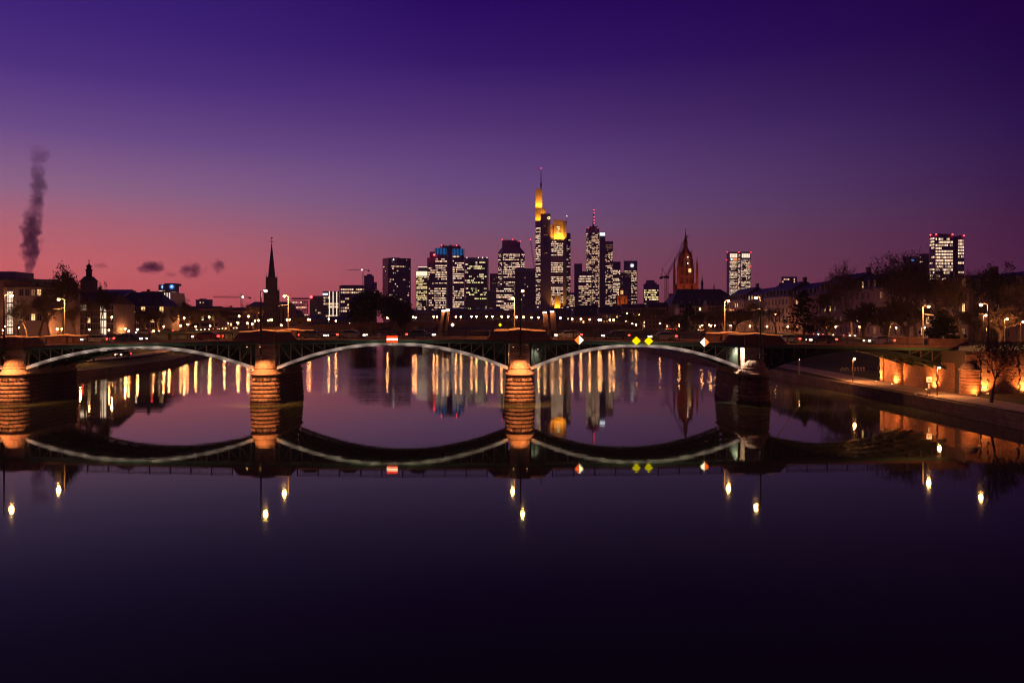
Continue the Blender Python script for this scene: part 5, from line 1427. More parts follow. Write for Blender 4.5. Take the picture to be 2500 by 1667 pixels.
for px, yt, yb_ in ((1730, 665, 704), (1760, 686, 704)):
    s = MB(); w = 590 / F * (3.2 if px == 1730 else 1.6); cc = (X(px, 590), 610)
    s.lathe([(w * .9, Z(yb_ + 4, 590)), (w * .9, Z(yb_ - (yb_ - yt) * .35, 590)), (w * 1.15, Z(yb_ - (yb_ - yt) * .38, 590)), (w * .4, Z(yb_ - (yb_ - yt) * .62, 590)), (.05, Z(yt, 590))], cc, 8)
    tpart(t, s, 'ridge_turret', M['slate'])
windows_row(t, 1700, 1810, 590, [12, 15.5, 19, 22.5], 14, 1.3, 2.0, .12, seed=5)
# red church dome (small rotunda tower)
Y = 950; k = Y / F; c = (X(1519.5, Y), Y + 7); h = lambda y: Z(y, Y)
t = thing('church_tower', 'small orange lit church tower with a lantern in front of the striped towers', 'church', (c[0], Y, 7))
tpart(t, MB().prism(sq(12.5), 7, h(723)), 'tower_shaft', M['red_stone'])
tpart(t, MB().prism(sq(13.5), h(723), h(721.5)), 'cornice', M['red_stone'])
s = MB(); s.lathe([(6.5 * k, h(721.5)), (6.2 * k, h(706)), (7 * k, h(705.5)), (5 * k, h(702)), (.5 * k, h(696))], c, 8, R(22.5), R(382.5)); tpart(t, s, 'lantern', M['red_stone'])
for dx in (-2, 2): tpart(t, MB().box(c[0] + dx * k - .9 * k, c[0] + dx * k + .9 * k, c[1] - 6.5 * k - .2, c[1] - 5.5 * k, h(718), h(709)), 'lantern_window', M['w_warm'])
for dx in (-6, 6): tpart(t, MB().box(c[0] + dx * k - 1.8 * k, c[0] + dx * k + 1.8 * k, c[1] - 12.5 * k - .15, c[1] - 12 * k, h(742), h(729)), 'louvre', M['copper'])
for dx in (-5, 5): spotat(t, (c[0] + dx, c[1] - 14, h(744)), (c[0] + dx * .6, c[1] - 6, h(730)), 3500, (1, .26, .04))

# ------------------------------------------------------------------ rows of houses
def gable_house(label, pl, pr, Y, D, yeave, yridge, wall, rows, n, plit, roof='slate', z0=7, seed=1, indiv=False, ww=1.2, wh=1.8, dorm=0, chim=1, hip=.0):
    t = thing('town_house', label, 'building', (X((pl + pr) / 2, Y), Y, z0)); h = lambda y: Z(y, Y)
    x0, x1 = X(pl, Y), X(pr, Y); rng = random.Random(seed); ze = h(yeave); zr = h(yridge)
    tpart(t, MB().box(x0, x1, Y, Y + D, z0, ze), 'wall', M[wall])
    tpart(t, MB().box(x0 - .2, x1 + .2, Y - .3, Y - .003, ze - .35, ze - .003), 'eaves_cornice', M[wall])
    e = .35; hp = (x1 - x0) * hip
    r = MB(); r.add([(x0 - .1, Y - e, ze), (x1 + .1, Y - e, ze), (x1 + .1, Y + D + e, ze), (x0 - .1, Y + D + e, ze), (x0 - .1 + hp, Y + D * .45, zr), (x1 + .1 - hp, Y + D * .45, zr)], [(0, 1, 5, 4), (1, 2, 5), (2, 3, 4, 5), (3, 0, 4), (3, 2, 1, 0)])
    ro = tpart(t, r, 'roof', M[roof])
    for i in range(chim):
        xx = x0 + (x1 - x0) * (i + rng.uniform(.2, .8)) / chim
        tpart(t, MB().box(xx - .5, xx + .5, Y + D * .45 - .5, Y + D * .45 + .5, zr - .8, zr + 1.2), 'chimney', M['plaster_r'])
    for i in range(dorm):
        xx = x0 + (x1 - x0) * (i + .5) / dorm; zd = ze + (zr - ze) * .22; yd = Y + D * .45 * .22 - .7
        tpart(t, MB().box(xx - .75, xx + .75, yd, yd + 3.5, zd - .6, zd + 1.5), 'dormer', M[roof])
        tpart(t, MB().box(xx - .5, xx + .5, yd - .06, yd + .02, zd - .1, zd + 1.2), 'dormer_window', M['w_warm' if rng.random() < plit else 'glass'])
    zs = [z0 + 1.4 + (ze - z0 - 1.2) * i / rows for i in range(rows)]
    if indiv: windows_row(t, pl, pr, Y, zs, n, ww, wh, plit, seed=seed)
    else:
        ml, md, fr = MB(), MB(), MB()
        for z in zs:
            for i in range(n):
                xx = x0 + (x1 - x0) * (i + .5) / n
                (ml if rng.random() < plit else md).box(xx - ww / 2, xx + ww / 2, Y - .03, Y + .05, z, z + wh)
                fr.box(xx - ww / 2 - .15, xx + ww / 2 + .15, Y - .14, Y + .05, z - .18, z - .003); fr.box(xx - ww / 2 - .1, xx + ww / 2 + .1, Y - .09, Y + .05, z + wh + .003, z + wh + .16)
        if ml.v: stuff(tpart(t, ml, 'lit_windows', M['w_warm']))
        stuff(tpart(t, md, 'dark_windows', M['glass'])); stuff(tpart(t, fr, 'window_sills', M['frame']))
    return t
# right bank, in front of and beside the long roof
gable_house('pale row house with a tight window grid above the far right lamps', 1520, 1582, 640, 16, 752, 742, 'plaster', 5, 10, .05, seed=1)
gable_house('dim house at the end of the far bridge on the right bank', 1462, 1519, 620, 16, 765, 750, 'plaster_g', 3, 7, .05, seed=2)
gable_house('reddish house below the crane mast on the right bank', 1583, 1658, 600, 16, 751, 738, 'plaster_r', 5, 9, .06, seed=3)
gable_house('light house with white dormers left of the dark fir', 1658, 1690, 540, 14, 752, 738, 'plaster', 4, 5, .08, seed=4, dorm=4)
gable_house('white balcony house right of the dark fir', 1690, 1728, 520, 14, 748, 733, 'plaster_y', 5, 5, .08, seed=5, dorm=3)
gable_house('brown house behind the far kerb lamp on the right bank', 1728, 1800, 500, 14, 746, 730, 'plaster_r', 5, 8, .08, seed=6, dorm=5)
# dark low city in front of the towers
for a in (('dark low block under the black tower', 985, 1062, 700, 760, 756, .02, 11), ('dark low block at the feet of the blue crowned tower', 1062, 1150, 760, 757, 752, .03, 12), ('dark low block with a flat lit gallery below the yellow green tower', 1150, 1235, 720, 758, 753, .05, 13),
          ('dark low block under the plain dark block', 1235, 1310, 740, 760, 755, .03, 14), ('dark roof at the foot of the tallest tower', 1310, 1398, 780, 757, 752, .03, 15), ('steep dark gabled house below the small lit block', 1398, 1470, 700, 765, 744, .02, 16), ('dark broad roof below the round glass tower', 1470, 1535, 740, 758, 746, .02, 17),
          ('dark roof below the low stepped office', 1535, 1640, 760, 747, 741, .03, 18), ('dark block behind the left end of the far bridge', 700, 790, 720, 778, 770, .05, 19), ('dark block between the offices and the dense trees', 790, 880, 740, 780, 772, .08, 20)):
    gable_house(a[0], a[1], a[2], a[3], 20, a[4], a[5], 'plaster_g', 4, 12, a[6], z0=4, seed=a[7], hip=.12, chim=2)
t = gable_house('low dark gabled houses along the quay behind the far bridge lamps', 1395, 1462, 560, 14, 772, 758, 'plaster_r', 2, 8, .06, z0=5, seed=23, hip=.2)
# left bank
Y = 190
t = thing('stair_house', 'pinkish building with a tall lit glass stairwell at the left edge', 'building', (X(40, Y), Y, 8.5)); h = lambda y: Z(y, Y)
tpart(t, MB().box(X(38, Y), X(118, Y), Y, Y + 14, 8.5, h(701)), 'wall', M['plaster'])
tpart(t, MB().box(X(-30, Y), X(11, Y), Y - .4, Y + 14, 8.5, h(684)), 'left_wing', M['plaster_r'])
tpart(t, MB().box(X(11, Y), X(38, Y), Y + .8, Y + 13, 8.5, h(702)), 'stair_core', M['plaster'])
tpart(t, MB().box(X(-30, Y) - .5, X(11, Y) + .6, Y - 1, Y + 15, h(684), h(681)), 'left_roof', M['slate'])
tpart(t, MB().box(X(10, Y), X(120, Y), Y - .5, Y + 15, h(701) + .003, h(698)), 'roof_edge', M['slate'])
rows_ = [(711, 738), (741, 764), (768, 797), (800, 815)]
for ya, yb_ in rows_:
    for i in range(2):
        pl, pr = 13.5 + i * 7, 19.9 + i * 7
        fo = tpart(t, MB().box(X(pl, Y) - .06, X(pr, Y) + .06, Y + .62, Y + .79, h(yb_) - .1, h(yb_) - .003).box(X(pl, Y) - .06, X(pr, Y) + .06, Y + .62, Y + .79, h(ya) + .003, h(ya) + .1).box(X(pl, Y) + .28, X(pl, Y) + .34, Y + .62, Y + .69, h(yb_), h(ya)).box(X(pl, Y), X(pr, Y), Y + .625, Y + .685, h(yb_ - (yb_ - ya) * .3), h(yb_ - (yb_ - ya) * .3) + .06), 'window', M['iron'])
        p = MB().box(X(pl, Y), X(pr, Y), Y + .7, Y + .76, h(yb_), h(ya)); p.v = [(v[0] - t.location.x, v[1] - t.location.y, v[2] - t.location.z) for v in p.v]
        p.build('pane', M['w_yellow_b'] if 'w_yellow_b' in M else M['w_bright'], fo)
for px in (29, 34): tpart(t, MB().box(X(px, Y), X(px + 3.5, Y), Y + .3, Y + .79, 8.5, h(703)), 'pilaster', M['plaster_y'])
windows_row(t, 45, 118, Y, [h(722), h(782)], 5, .9, 1.5, .3, seed=9)
tpart(t, MB().box(X(57, Y), X(63, Y), Y + 5, Y + 6, h(699), h(689)), 'chimney', M['slate'])
light('POINT', 'stair_glow', (X(32, Y), Y - 1.2, h(765)), 160, (1, .72, .38), t, .4)
Y = 300
t = thing('rooftop_block', 'pale rooftop block glowing at its foot left of the smoke', 'building', (X(40, Y), Y, 8.5)); h = lambda y: Z(y, Y)
tpart(t, MB().box(X(14, Y), X(68, Y), Y, Y + 12, 8.5, h(679)), 'wall', M['plaster_g'])
tpart(t, MB().box(X(-40, Y), X(28, Y), Y + 2, Y + 14, 8.5, h(662)), 'upper_block', M['facade_d'])
for k in range(4): tpart(t, MB().box(X(15 + k * 13, Y), X(15.4 + k * 13, Y), Y - .12, Y - .003, h(700), h(679)), 'seam', M['facade_d'])
t = gable_house('long dark roofed building with a lit stair column left of the mansard building', 118, 277, 250, 14, 742, 712, 'plaster_g', 4, 20, .06, 'tiles', 8.5, seed=31, hip=.08, indiv=True, ww=1.0, wh=1.6, dorm=0)
for ya, yb_ in ((743, 760), (763, 778), (782, 798), (801, 818)):
    for px in (245.5, 249, 254, 257):
        tpart(t, MB().box(X(px, 250), X(px + 2.6, 250), 249.8, 249.9, Z(yb_, 250), Z(ya, 250)), 'stair_window', M['w_bright'])
for px in (193, 198, 203, 208): tpart(t, MB().box(X(px, 250), X(px + 4, 250), 249.75, 249.88, Z(757, 250), Z(745, 250)), 'lit_window', M['w_bright'])
t = gable_house('grey building with a blue black mansard roof and three dormers', 277, 400, 320, 15, 747, 712, 'plaster_g', 4, 11, .14, 'slate', 8.5, seed=33, hip=.2, indiv=True, ww=1.5, wh=2.0, dorm=3)
t = thing('stage_building', 'dark flat roofed building with lit vertical fins and roof terrace', 'building', (X(410, 420), 420, 8.5)); Y = 420; h = lambda y: Z(y, Y)
tpart(t, MB().box(X(345, Y), X(402, Y), Y, Y + 16, 8.5, h(711)), 'wall', M['plaster_r'])
tpart(t, MB().box(X(402, Y), X(424, Y), Y - 1, Y + 14, 8.5, h(714)), 'fin_wing', M['facade_d'])
for px in (404, 410, 416): tpart(t, MB().box(X(px, Y), X(px + .9, Y), Y - 1.4, Y - 1.003, h(732), h(715)), 'lit_fin', M['strip'])
tpart(t, MB().box(X(360, Y), X(424, Y), Y - 1.8, Y - 1.45, h(733), h(732)), 'terrace_rail', M['white'])
for px, y in ((368, 720), (373, 726), (371, 734)): tpart(t, MB().box(X(px, Y), X(px + 7, Y), Y - .12, Y - .003, h(y + 2.5), h(y)), 'lit_window', M['w_yellow'])
tpart(t, MB().box(X(300, 430), X(320, 430), 430, 436, 8.5, Z(709, 430)), 'stage_tower', M['facade_d'])
for px in (304, 309, 316): tpart(t, MB().box(X(px, 430), X(px + 3.5, 430), 429.8, 429.95, Z(714, 430), Z(711, 430)), 'lit_window', M['w_bright'])
gable_house('long low facade with two lit windows between the logo tower and the church', 424, 530, 470, 16, 753, 747, 'plaster_r', 3, 16, .08, 'tiles', 8.5, seed=35, ww=1.6, wh=1.9)
gable_house('low dark house row left of the needle spire church', 530, 592, 520, 16, 757, 750, 'plaster_r', 3, 10, .06, 'tiles', 8.5, seed=36)
gable_house('dark house right of the needle spire church', 696, 730, 620, 16, 768, 757, 'plaster_g', 3, 6, .1, 'slate', 8.5, seed=37)
# --- right bank terrace facing the river: facade plane along x = 115
def river_house(label, ya, yb_, ze, zr, wall, n, rows, plit, seed, dorm=True, D=14, FX=115.0, roof='slate', z0=7.3):
    """house whose front faces the river (towards -x)"""
    t = thing('river_house', label, 'building', (FX, (ya + yb_) / 2, z0), 'terrace houses facing the river on the right bank'); rng = random.Random(seed)
    tpart(t, MB().box(FX, FX + D, ya, yb_, z0, ze), 'wall', M[wall])
    tpart(t, MB().box(FX - .35, FX - .003, ya, yb_, ze - .4, ze - .003), 'eaves_cornice', M[wall])
    tpart(t, MB().box(FX - .12, FX - .003, ya, yb_, z0 + 4.0, z0 + 4.25), 'string_course', M[wall])
    zm = ze + (zr - ze) * .55
    r = MB(); r.add([(FX - .4, ya, ze), (FX + 1.8, ya, zm), (FX + D / 2, ya, zr), (FX + D - 1.8, ya, zm), (FX + D + .4, ya, ze), (FX - .4, yb_, ze), (FX + 1.8, yb_, zm), (FX + D / 2, yb_, zr), (FX + D - 1.8, yb_, zm), (FX + D + .4, yb_, ze)],
                 [(0, 1, 2, 3, 4), (9, 8, 7, 6, 5)] + [(i, i + 5, (i + 1) % 5 + 5, (i + 1) % 5) for i in range(5)])
    tpart(t, r, 'roof', M[roof])
    tpart(t, MB().box(FX + D / 2 - .7, FX + D / 2 + .7, ya + .3, ya + 1.6, zr - .5, zr + 1.6), 'chimney', M['plaster_r'])
    fme = pme = None
    w, hgt = 1.25, 1.95
    def put(y, z, x=FX):
        nonlocal fme, pme
        if fme is None:
            f = MB()
            f.box(-.10, .05, -w / 2 - .14, -w / 2, 0, hgt); f.box(-.10, .05, w / 2, w / 2 + .14, 0, hgt); f.box(-.10, .05, -w / 2 - .14, w / 2 + .14, hgt, hgt + .16); f.box(-.2, .05, -w / 2 - .2, w / 2 + .2, -.15, 0); f.box(-.06, -.02, -.035, .035, 0, hgt); f.box(-.065, -.02, -w / 2, w / 2, hgt * .66, hgt * .66 + .07)
            fo = f.build('window', M['frame'], t); fme = fo.data
            p = MB().box(-.018, .03, -w / 2, w / 2, 0, hgt).build('pane', M['glass'], fo); pme = p.data
        else:
            fo = link('window', fme, t); p = link('pane', pme, fo)
        fo.location = (x - t.location.x, y - t.location.y, z - t.location.z)
        if rng.random() < plit:
            p.material_slots[0].link = 'OBJECT'; p.material_slots[0].material = M['w_warm' if rng.random() < .6 else 'w_dim']
    for k in range(rows):
        z = z0 + 1.3 + (ze - z0 - .9) * k / rows
        for i in range(n): put(ya + (yb_ - ya) * (i + .5) / n, z)
    if dorm:
        for i in range(n):
            y = ya + (yb_ - ya) * (i + .5) / n; zd = ze + .35
            tpart(t, MB().box(FX + .1, FX + 2.6, y - .85, y + .85, zd, zd + 2.35), 'dormer', M[roof])
            put(y, zd + .2, FX + .06)
    return t
hs = [('pale house with dormers at the far end of the river terrace', 395, 425, 22.8, 29.4, 'plaster_y', 7, 4, .07), ('darker house behind the right pier lamp in the river terrace', 362, 395, 22.8, 29.2, 'plaster', 7, 4, .07), ('house left of the cedar with a long skylit roof', 330, 362, 22.8, 28.8, 'plaster_y', 7, 4, .07),
      ('house mostly hidden by the black cedar', 300, 330, 22.8, 28.4, 'plaster_r', 7, 4, .07), ('tall roofed house right behind the cedar top', 272, 300, 22.6, 28.6, 'plaster', 6, 4, .1), ('pale house with lit dormers right of the cedar', 246, 272, 22.4, 27.6, 'plaster_y', 6, 4, .22),
      ('house behind the tall forked bare tree', 222, 246, 20.6, 24.6, 'plaster', 6, 4, .08), ('house below the pale faint tower behind the trees', 200, 222, 20.4, 24.0, 'plaster_r', 5, 4, .08), ('broad dark roofed house below the square lit tower', 176, 200, 20.4, 24.6, 'plaster', 6, 4, .06), ('house at the right picture edge behind the wing wall lamps', 150, 176, 20.6, 25.0, 'plaster_y', 6, 4, .08)]
for i, (lb, ya, yb_, ze, zr, wl, n, rw, pl) in enumerate(hs):
    river_house(lb, ya + .06, yb_ - .06, ze + (.5, -.4, .2, -.5, .6)[i % 5], zr + (.4, -.7, .5, -.3, .8)[i % 5], ('plaster', 'plaster_g', 'plaster_y', 'plaster_r', 'plaster')[i % 5], n, rw, pl * 1.6, 60 + i, FX=115 + (0, .5, -.3, .8, .2)[i % 5])

# ------------------------------------------------------------------ cranes
def lattice(mb, a, b, w, n, r=.09):
    a = Vector(a); b = Vector(b); d = (b - a).normalized(); u = d.orthogonal().normalized() * w / 2; v = d.cross(u)
    cs_ = [u + v, u - v, -u - v, -u + v]
    for c_ in cs_: mb.tube(a + c_, b + c_, r, n=4)
    for i in range(n):
        p, q = a.lerp(b, i / n), a.lerp(b, (i + 1) / n)
        for k in range(4): mb.tube(p + cs_[k], q + cs_[(k + 1) % 4], r * .7, n=3, caps=False)
    return mb
def luffing(label, Y, pm, ytop, ybase, tip, tail, w=2.2, z0=None, r=.14):
    h = lambda y: Z(y, Y); c = (X(pm, Y), Y)
    zb = h(ybase) if z0 is None else z0
    t = thing('tower_crane', label, 'crane', (c[0], Y, zb), 'cranes over the skyline')
    tpart(t, lattice(MB(), (c[0], Y, zb), (c[0], Y, h(ytop)), w, 14, r), 'mast', M['steel'])
    tpart(t, lattice(MB(), (c[0], Y, h(ytop)), (X(tip[0], Y), Y, h(tip[1])), w * .7, 22, r * .8), 'jib', M['steel'])
    tpart(t, MB().box(X(tail[0], Y), c[0] + w, Y - w / 2, Y + w / 2, h(ytop + 2), h(ytop - 1)), 'counter_jib', M['steel'])
    tpart(t, MB().box(X(tail[0], Y) - .5, X(tail[0] + 5, Y), Y - w * .7, Y + w * .7, h(ytop + 5), h(ytop + 1)), 'counterweight', M['iron'])
    tpart(t, MB().tube((X(tail[0] + 3, Y), Y, h(ytop)), (X(tail[0] + 5, Y), Y, h(tail[1])), r * 1.5, n=4).tube((X(tail[0] + 5, Y), Y, h(tail[1])), (c[0], Y, h(ytop)), r * 1.2, n=4), 'gantry', M['steel'])
    tpart(t, MB().tube((X(tail[0] + 5, Y), Y, h(tail[1])), (X(tip[0], Y), Y, h(tip[1])), .1, n=3), 'luffing_rope', M['steel'])
    tpart(t, MB().box(c[0] - w * .9, c[0] + w * .9, Y - w, Y + w, h(ytop + 3), h(ytop - 2)), 'slewing_unit', M['iron'])
luffing('large luffing crane leaning towards the cathedral tower', 620, 1627, 676, 760, (1679, 575), (1612, 655), 2.0)
def flat_crane(label, Y, pm, yt, ytop, ybase, pl, pr, w=1.8):
    h = lambda y: Z(y, Y); c = (X(pm, Y), Y)
    t = thing('tower_crane', label, 'crane', (c[0], Y, h(ybase)), 'cranes over the skyline')
    tpart(t, lattice(MB(), (c[0], Y, h(ybase)), (c[0], Y, h(yt)), w, 12, .12), 'mast', M['steel'])
    tpart(t, lattice(MB(), (X(pl, Y), Y, h(ytop + 1)), (X(pr, Y), Y, h(ytop + 1.6)), w * .7, 26, .1), 'jib', M['steel'])
    tpart(t, MB().box(X(pr - 4, Y), X(pr, Y), Y - 1, Y + 1, h(ytop + 5), h(ytop + 2)), 'counterweight', M['iron'])
    tpart(t, MB().tube((X(pm, Y), Y, h(yt)), (X(pl + 10, Y), Y, h(ytop + .5)), .07, n=3), 'tie_rope', M['steel'])
    tpart(t, MB().lathe([(0, -.9 + h(ytop + 1)), (.9, h(ytop + 1)), (0, .9 + h(ytop + 1))], (X(pr - 18, Y), Y - 1.6), 8), 'work_light', M['bulb_white'])
flat_crane('thin horizontal crane over the low houses left of the needle spire', 850, 590, 717, 724, 770, 521, 612)
flat_crane('small horizontal crane left of the black tower', 1300, 886, 654, 658, 700, 849, 902)
Y = 1450
t = thing('tower_crane', 'thin slanted crane jib just left of the tallest tower', 'crane', (X(1305, Y), Y, 40), 'cranes over the skyline')
tpart(t, lattice(MB(), (X(1305, Y), Y, Z(660, Y)), (X(1295, Y), Y, Z(586, Y)), 1.7, 22, .14), 'jib', M['steel'])
tpart(t, lattice(MB(), (X(1305, Y), Y, Z(757, Y)), (X(1305, Y), Y, Z(660, Y)), 2, 14, .14), 'mast', M['steel'])
beacon(t, 1295, 585, Y, .9)

ORD = ['first', 'second', 'third', 'fourth', 'fifth', 'sixth', 'seventh', 'eighth', 'ninth', 'tenth', 'eleventh', 'twelfth', 'thirteenth']
def place_labels(items, regions, what):
    """labels by the landmark a lamp stands at, counted from the left there"""
    out = {}
    for a, b, where in regions:
        inside = sorted(i for i in items if a <= i[0] < b)
        for k, it in enumerate(inside):
            out[it] = '%s %s from the left %s' % (ORD[k], what, where) if len(inside) > 1 else 'only %s %s' % (what, where)
    return out
# ------------------------------------------------------------------ far bridge
YA = 430
def far_z(x): return 11.75 - .00027 * (x + 22) ** 2
fb = thing('far_bridge', 'low dark bridge further upriver carrying a row of globe lamps', 'bridge', (-30, YA, 0))
xs = [-130 + i * 5 for i in range(40)]
def fpart(mb, name, m): mb.v = [(v[0] + 30, v[1] - YA, v[2]) for v in mb.v]; return mb.build(name, m, fb)
def fcurve(y0, y1, d0, d1, xa=-140, xb=68):
    mb = MB(); xs = along(xa, xb, 4); n = len(xs); vs = []
    for x in xs:
        z = far_z(x); vs += [(x, y0, z + d0), (x, y1, z + d0), (x, y1, z + d1), (x, y0, z + d1)]
    fs = [(3, 2, 1, 0), (4 * n - 4, 4 * n - 3, 4 * n - 2, 4 * n - 1)]
    for i in range(n - 1):
        for k in range(4): fs.append((4 * i + k, 4 * i + (k + 1) % 4, 4 * i + 4 + (k + 1) % 4, 4 * i + 4 + k))
    mb.add(vs, fs); return mb
fpart(fcurve(YA, YA + 16, -1.5, -.15), 'deck', M['stone_dark'])
fpart(fcurve(YA - .3, YA + .2, -.6, -.1), 'cornice', M['parapet']); fpart(fcurve(YA - .2, YA + .2, -.097, .95), 'parapet', M['parapet']); fpart(fcurve(YA + 15.8, YA + 16.2, -.097, .95), 'parapet', M['parapet'])
for x in (-118, -84, -52.6, 17, 46):
    fpart(MB().prism([(x - 2.2, YA - 2), (x, YA - 4), (x + 2.2, YA - 2), (x + 2.2, YA + 18), (x, YA + 20), (x - 2.2, YA + 18)], -1, far_z(x) - 1.5), 'pier', M['stone_dark'])
for a, b in ((-116, -86), (-82, -54.6), (-50, 15), (19, 44)):
    if b - a > 40: continue
    m_ = MB(); n = 12; vs = []
    for i in range(n + 1):
        tt = i / n; x = a + (b - a) * tt; zz = 3 + (far_z((a + b) / 2) - 5) * (1 - (2 * tt - 1) ** 2)
        vs += [(x, YA + .2, zz), (x, YA + 15.8, zz), (x, YA + 15.8, far_z(x) - 1.503), (x, YA + .2, far_z(x) - 1.503)]
    fs = []
    for i in range(n):
        for k in range(4): fs.append((4 * i + k, 4 * i + (k + 1) % 4, 4 * i + 4 + (k + 1) % 4, 4 * i + 4 + k))
    m_.add(vs, fs); fpart(m_, 'arch', M['stone_dark'])
def pylon(pa, pb, lean, yt, lx, label):
    y = YA - 1.2; t = thing('bridge_pylon', label, 'pylon', (X(pa, y), y, 4), 'light pylons of the far bridge')
    zt = Z(yt, y); x0, x1 = X(pa, y), X(pb, y); d = lean * y / F
    pts = [(x0 - d, 4.5), (x1 - d, 4.5), (x1, zt), (x0, zt)]
    vs = [(p[0], y, p[1]) for p in pts] + [(p[0], y + 3, p[1]) for p in pts]
    tpart(t, MB(), 'x', M['stone']) if False else None
    mb = MB(); mb.add(vs, [(0, 1, 2, 3), (7, 6, 5, 4), (0, 4, 5, 1), (1, 5, 6, 2), (2, 6, 7, 3), (3, 7, 4, 0)]); tpart(t, mb, 'slab', M['stone'])
    xl = X(lx, y); tpart(t, MB().box(xl - 1.0, xl + 1.0, y - .4, y + 1.6, zt + .25, zt + 1.15), 'light_box', M['lamp_box'])
    tpart(t, MB().box(xl - 1.1, xl + 1.1, y - .5, y + 1.7, zt + .003, zt + .22), 'light_foot', M['iron'])
    light('POINT', 'pylon_light', (xl, y - 1.8, zt - .3), 260, (1, .42, .14), t, .4)
pylon(1078, 1092, 10, 762, 1083, 'left slanted lit pylon with a white light box on the far bridge')
pylon(1086, 1097, 8, 760, 1093, 'second slanted pylon with a white light box just right of the first')
pylon(1326, 1337, -4, 766, 1330, 'orange lit tapered pylon with a white light box left of the middle right pair')
pylon(1343, 1356, -4, 764, 1348, 'dark sided tapered pylon with a white light box right of the middle pair')
GA = 'globe lamps along the far bridge'
FARL = ((622, 783), (631, 782), (656, 782), (663, 781), (701, 781), (707, 781), (752, 780), (757, 780), (803, 779), (820, 783), (900, 780), (946, 776), (960, 776), (1009, 774), (1015, 775), (1059, 773), (1067, 773), (1113, 773), (1125, 773), (1151, 773), (1163, 773), (1188, 773), (1202, 773), (1225, 773), (1240, 773), (1261, 774), (1278, 774), (1298, 775), (1315, 775), (1368, 776), (1397, 779), (1418, 779), (1440, 780), (1462, 781), (1467, 781), (1489, 781), (1498, 781))
FLAB = place_labels(FARL, [(0, 690, 'at the needle spire'), (690, 780, 'right of the needle spire mast'), (780, 1000, 'around the dark dense trees'), (1000, 1070, 'around the slanted pylons'), (1070, 1140, 'below the blue crowned tower'), (1140, 1215, 'below the yellow green tower'), (1215, 1300, 'below the chamfered tower'), (1300, 1400, 'around the tapered pylons'), (1400, 1600, 'right of the tapered pylons')], 'far bridge globe lamp')
for px, y in FARL:
    yy = YA + 1.5 if px % 2 else YA + 13
    x = X(px, yy); zt = Z(y, yy)
    b = min(zt - 2, far_z(x) - .14)
    post_lamp(x, yy, b, zt - b, FLAB[(px, y)], GA, 0, 0, .42)
for px, m in ((1105, 'sign_white'), (1221, 'sign_yellow'), (1334, 'sign_white')):
    x = X(px, YA - .5); z = far_z(x) - .9
    t = thing('navigation_sign', {1105: 'tiny white diamond sign on the far bridge right of the slanted pylons', 1221: 'tiny yellow diamond sign in the middle of the far bridge', 1334: 'tiny white diamond sign below the tapered pylons'}[px], 'sign', (x, YA - .5, z), 'tiny diamond signs of the far bridge')
    r = 1.0
    pts = [(-r, 0), (0, -r), (r, 0), (0, r)]
    for nm, y0, y1, mm in (('sign_face', -.06, -.004, m), ('sign_back', 0, .1, 'iron')):
        mb = MB(); mb.add([(p[0], y0, p[1]) for p in pts] + [(p[0], y1, p[1]) for p in pts], [(0, 1, 2, 3), (7, 6, 5, 4)] + [(i, 4 + i, 4 + (i + 1) % 4, (i + 1) % 4) for i in range(4)]); mb.build(nm, M[mm], t)
# ------------------------------------------------------------------ street lamps on the banks
GLB = 'street lamps along the left bank'
LL = [(140, 803, 190), (151, 803, 190), (218, 804, 205), (273, 774, 240), (266, 806, 225), (306, 803, 255), (314, 808, 255), (336, 804, 270), (375, 808, 300), (400, 797, 310), (441, 795, 330), (450, 776, 335), (458, 792, 345), (478, 797, 350), (488, 785, 360), (511, 774, 365), (513, 795, 370), (548, 801, 385), (556, 790, 390), (580, 788, 400), (584, 772, 400), (607, 772, 410), (604, 789, 405), (616, 791, 410), (687, 794, 450), (45, 800, 170), (12, 797, 160), (8, 806, 165)]
LLAB = place_labels(LL, [(0, 100, 'by the glass stair building'), (100, 240, 'below the onion domed church'), (240, 330, 'by the lit stair column'), (330, 420, 'below the mansard building'), (420, 480, 'below the logo tower'), (480, 545, 'over the bright car queue'), (545, 640, 'left of the needle spire church'), (640, 760, 'right of the needle spire church')], 'small left bank street lamp')
for i, (px, y, yy) in enumerate(LL):
    x = X(px, yy); zt = Z(y, yy)
    post_lamp(x, yy, 8.5 if zt > 9.2 else zt - 1.2, zt - 8.5 if zt > 9.2 else 1.2, LLAB[(px, y, yy)], GLB, 0, 1500 if yy < 420 and i % 2 else 0, .23 * yy / 250)
GRB = 'street lamps along the right bank'
RL = [(1531, 766, 560), (1560, 767, 540), (1522, 782, 560), (1529, 783, 560), (1553, 783, 545), (1544, 789, 540), (1553, 793, 520), (1611, 789, 500), (1635, 776, 480), (1657, 792, 470), (1659, 796, 470), (1714, 794, 430), (1732, 793, 420), (1736, 795, 420), (1745, 795, 410), (1784, 795, 390), (1789, 795, 385), (1831, 796, 350), (1873, 797, 340), (1923, 797, 320), (1893, 767, 330), (2040, 797, 250), (2098, 798, 235), (2106, 799, 235), (2173, 798, 220), (2188, 800, 215), (2258, 800, 200), (2110, 773, 228)]
RLAB = place_labels(RL, [(1500, 1570, 'before the pale row house'), (1570, 1670, 'below the large crane'), (1670, 1760, 'beside the dark fir'), (1760, 1900, 'around the right pier mast'), (1900, 2060, 'around the black cedar'), (2060, 2140, 'right of the black cedar'), (2140, 2300, 'behind the bridgehead')], 'small right bank street lamp')
for i, (px, y, yy) in enumerate(RL):
    x = X(px, yy); zt = Z(y, yy)
    b = 7.4 if x > 84 else min(7.4, zt - 3)
    post_lamp(x, yy, b, zt - b, RLAB[(px, y, yy)], GRB, 0, 1100 if yy < 480 and i % 2 else 0, .21 * yy / 280)
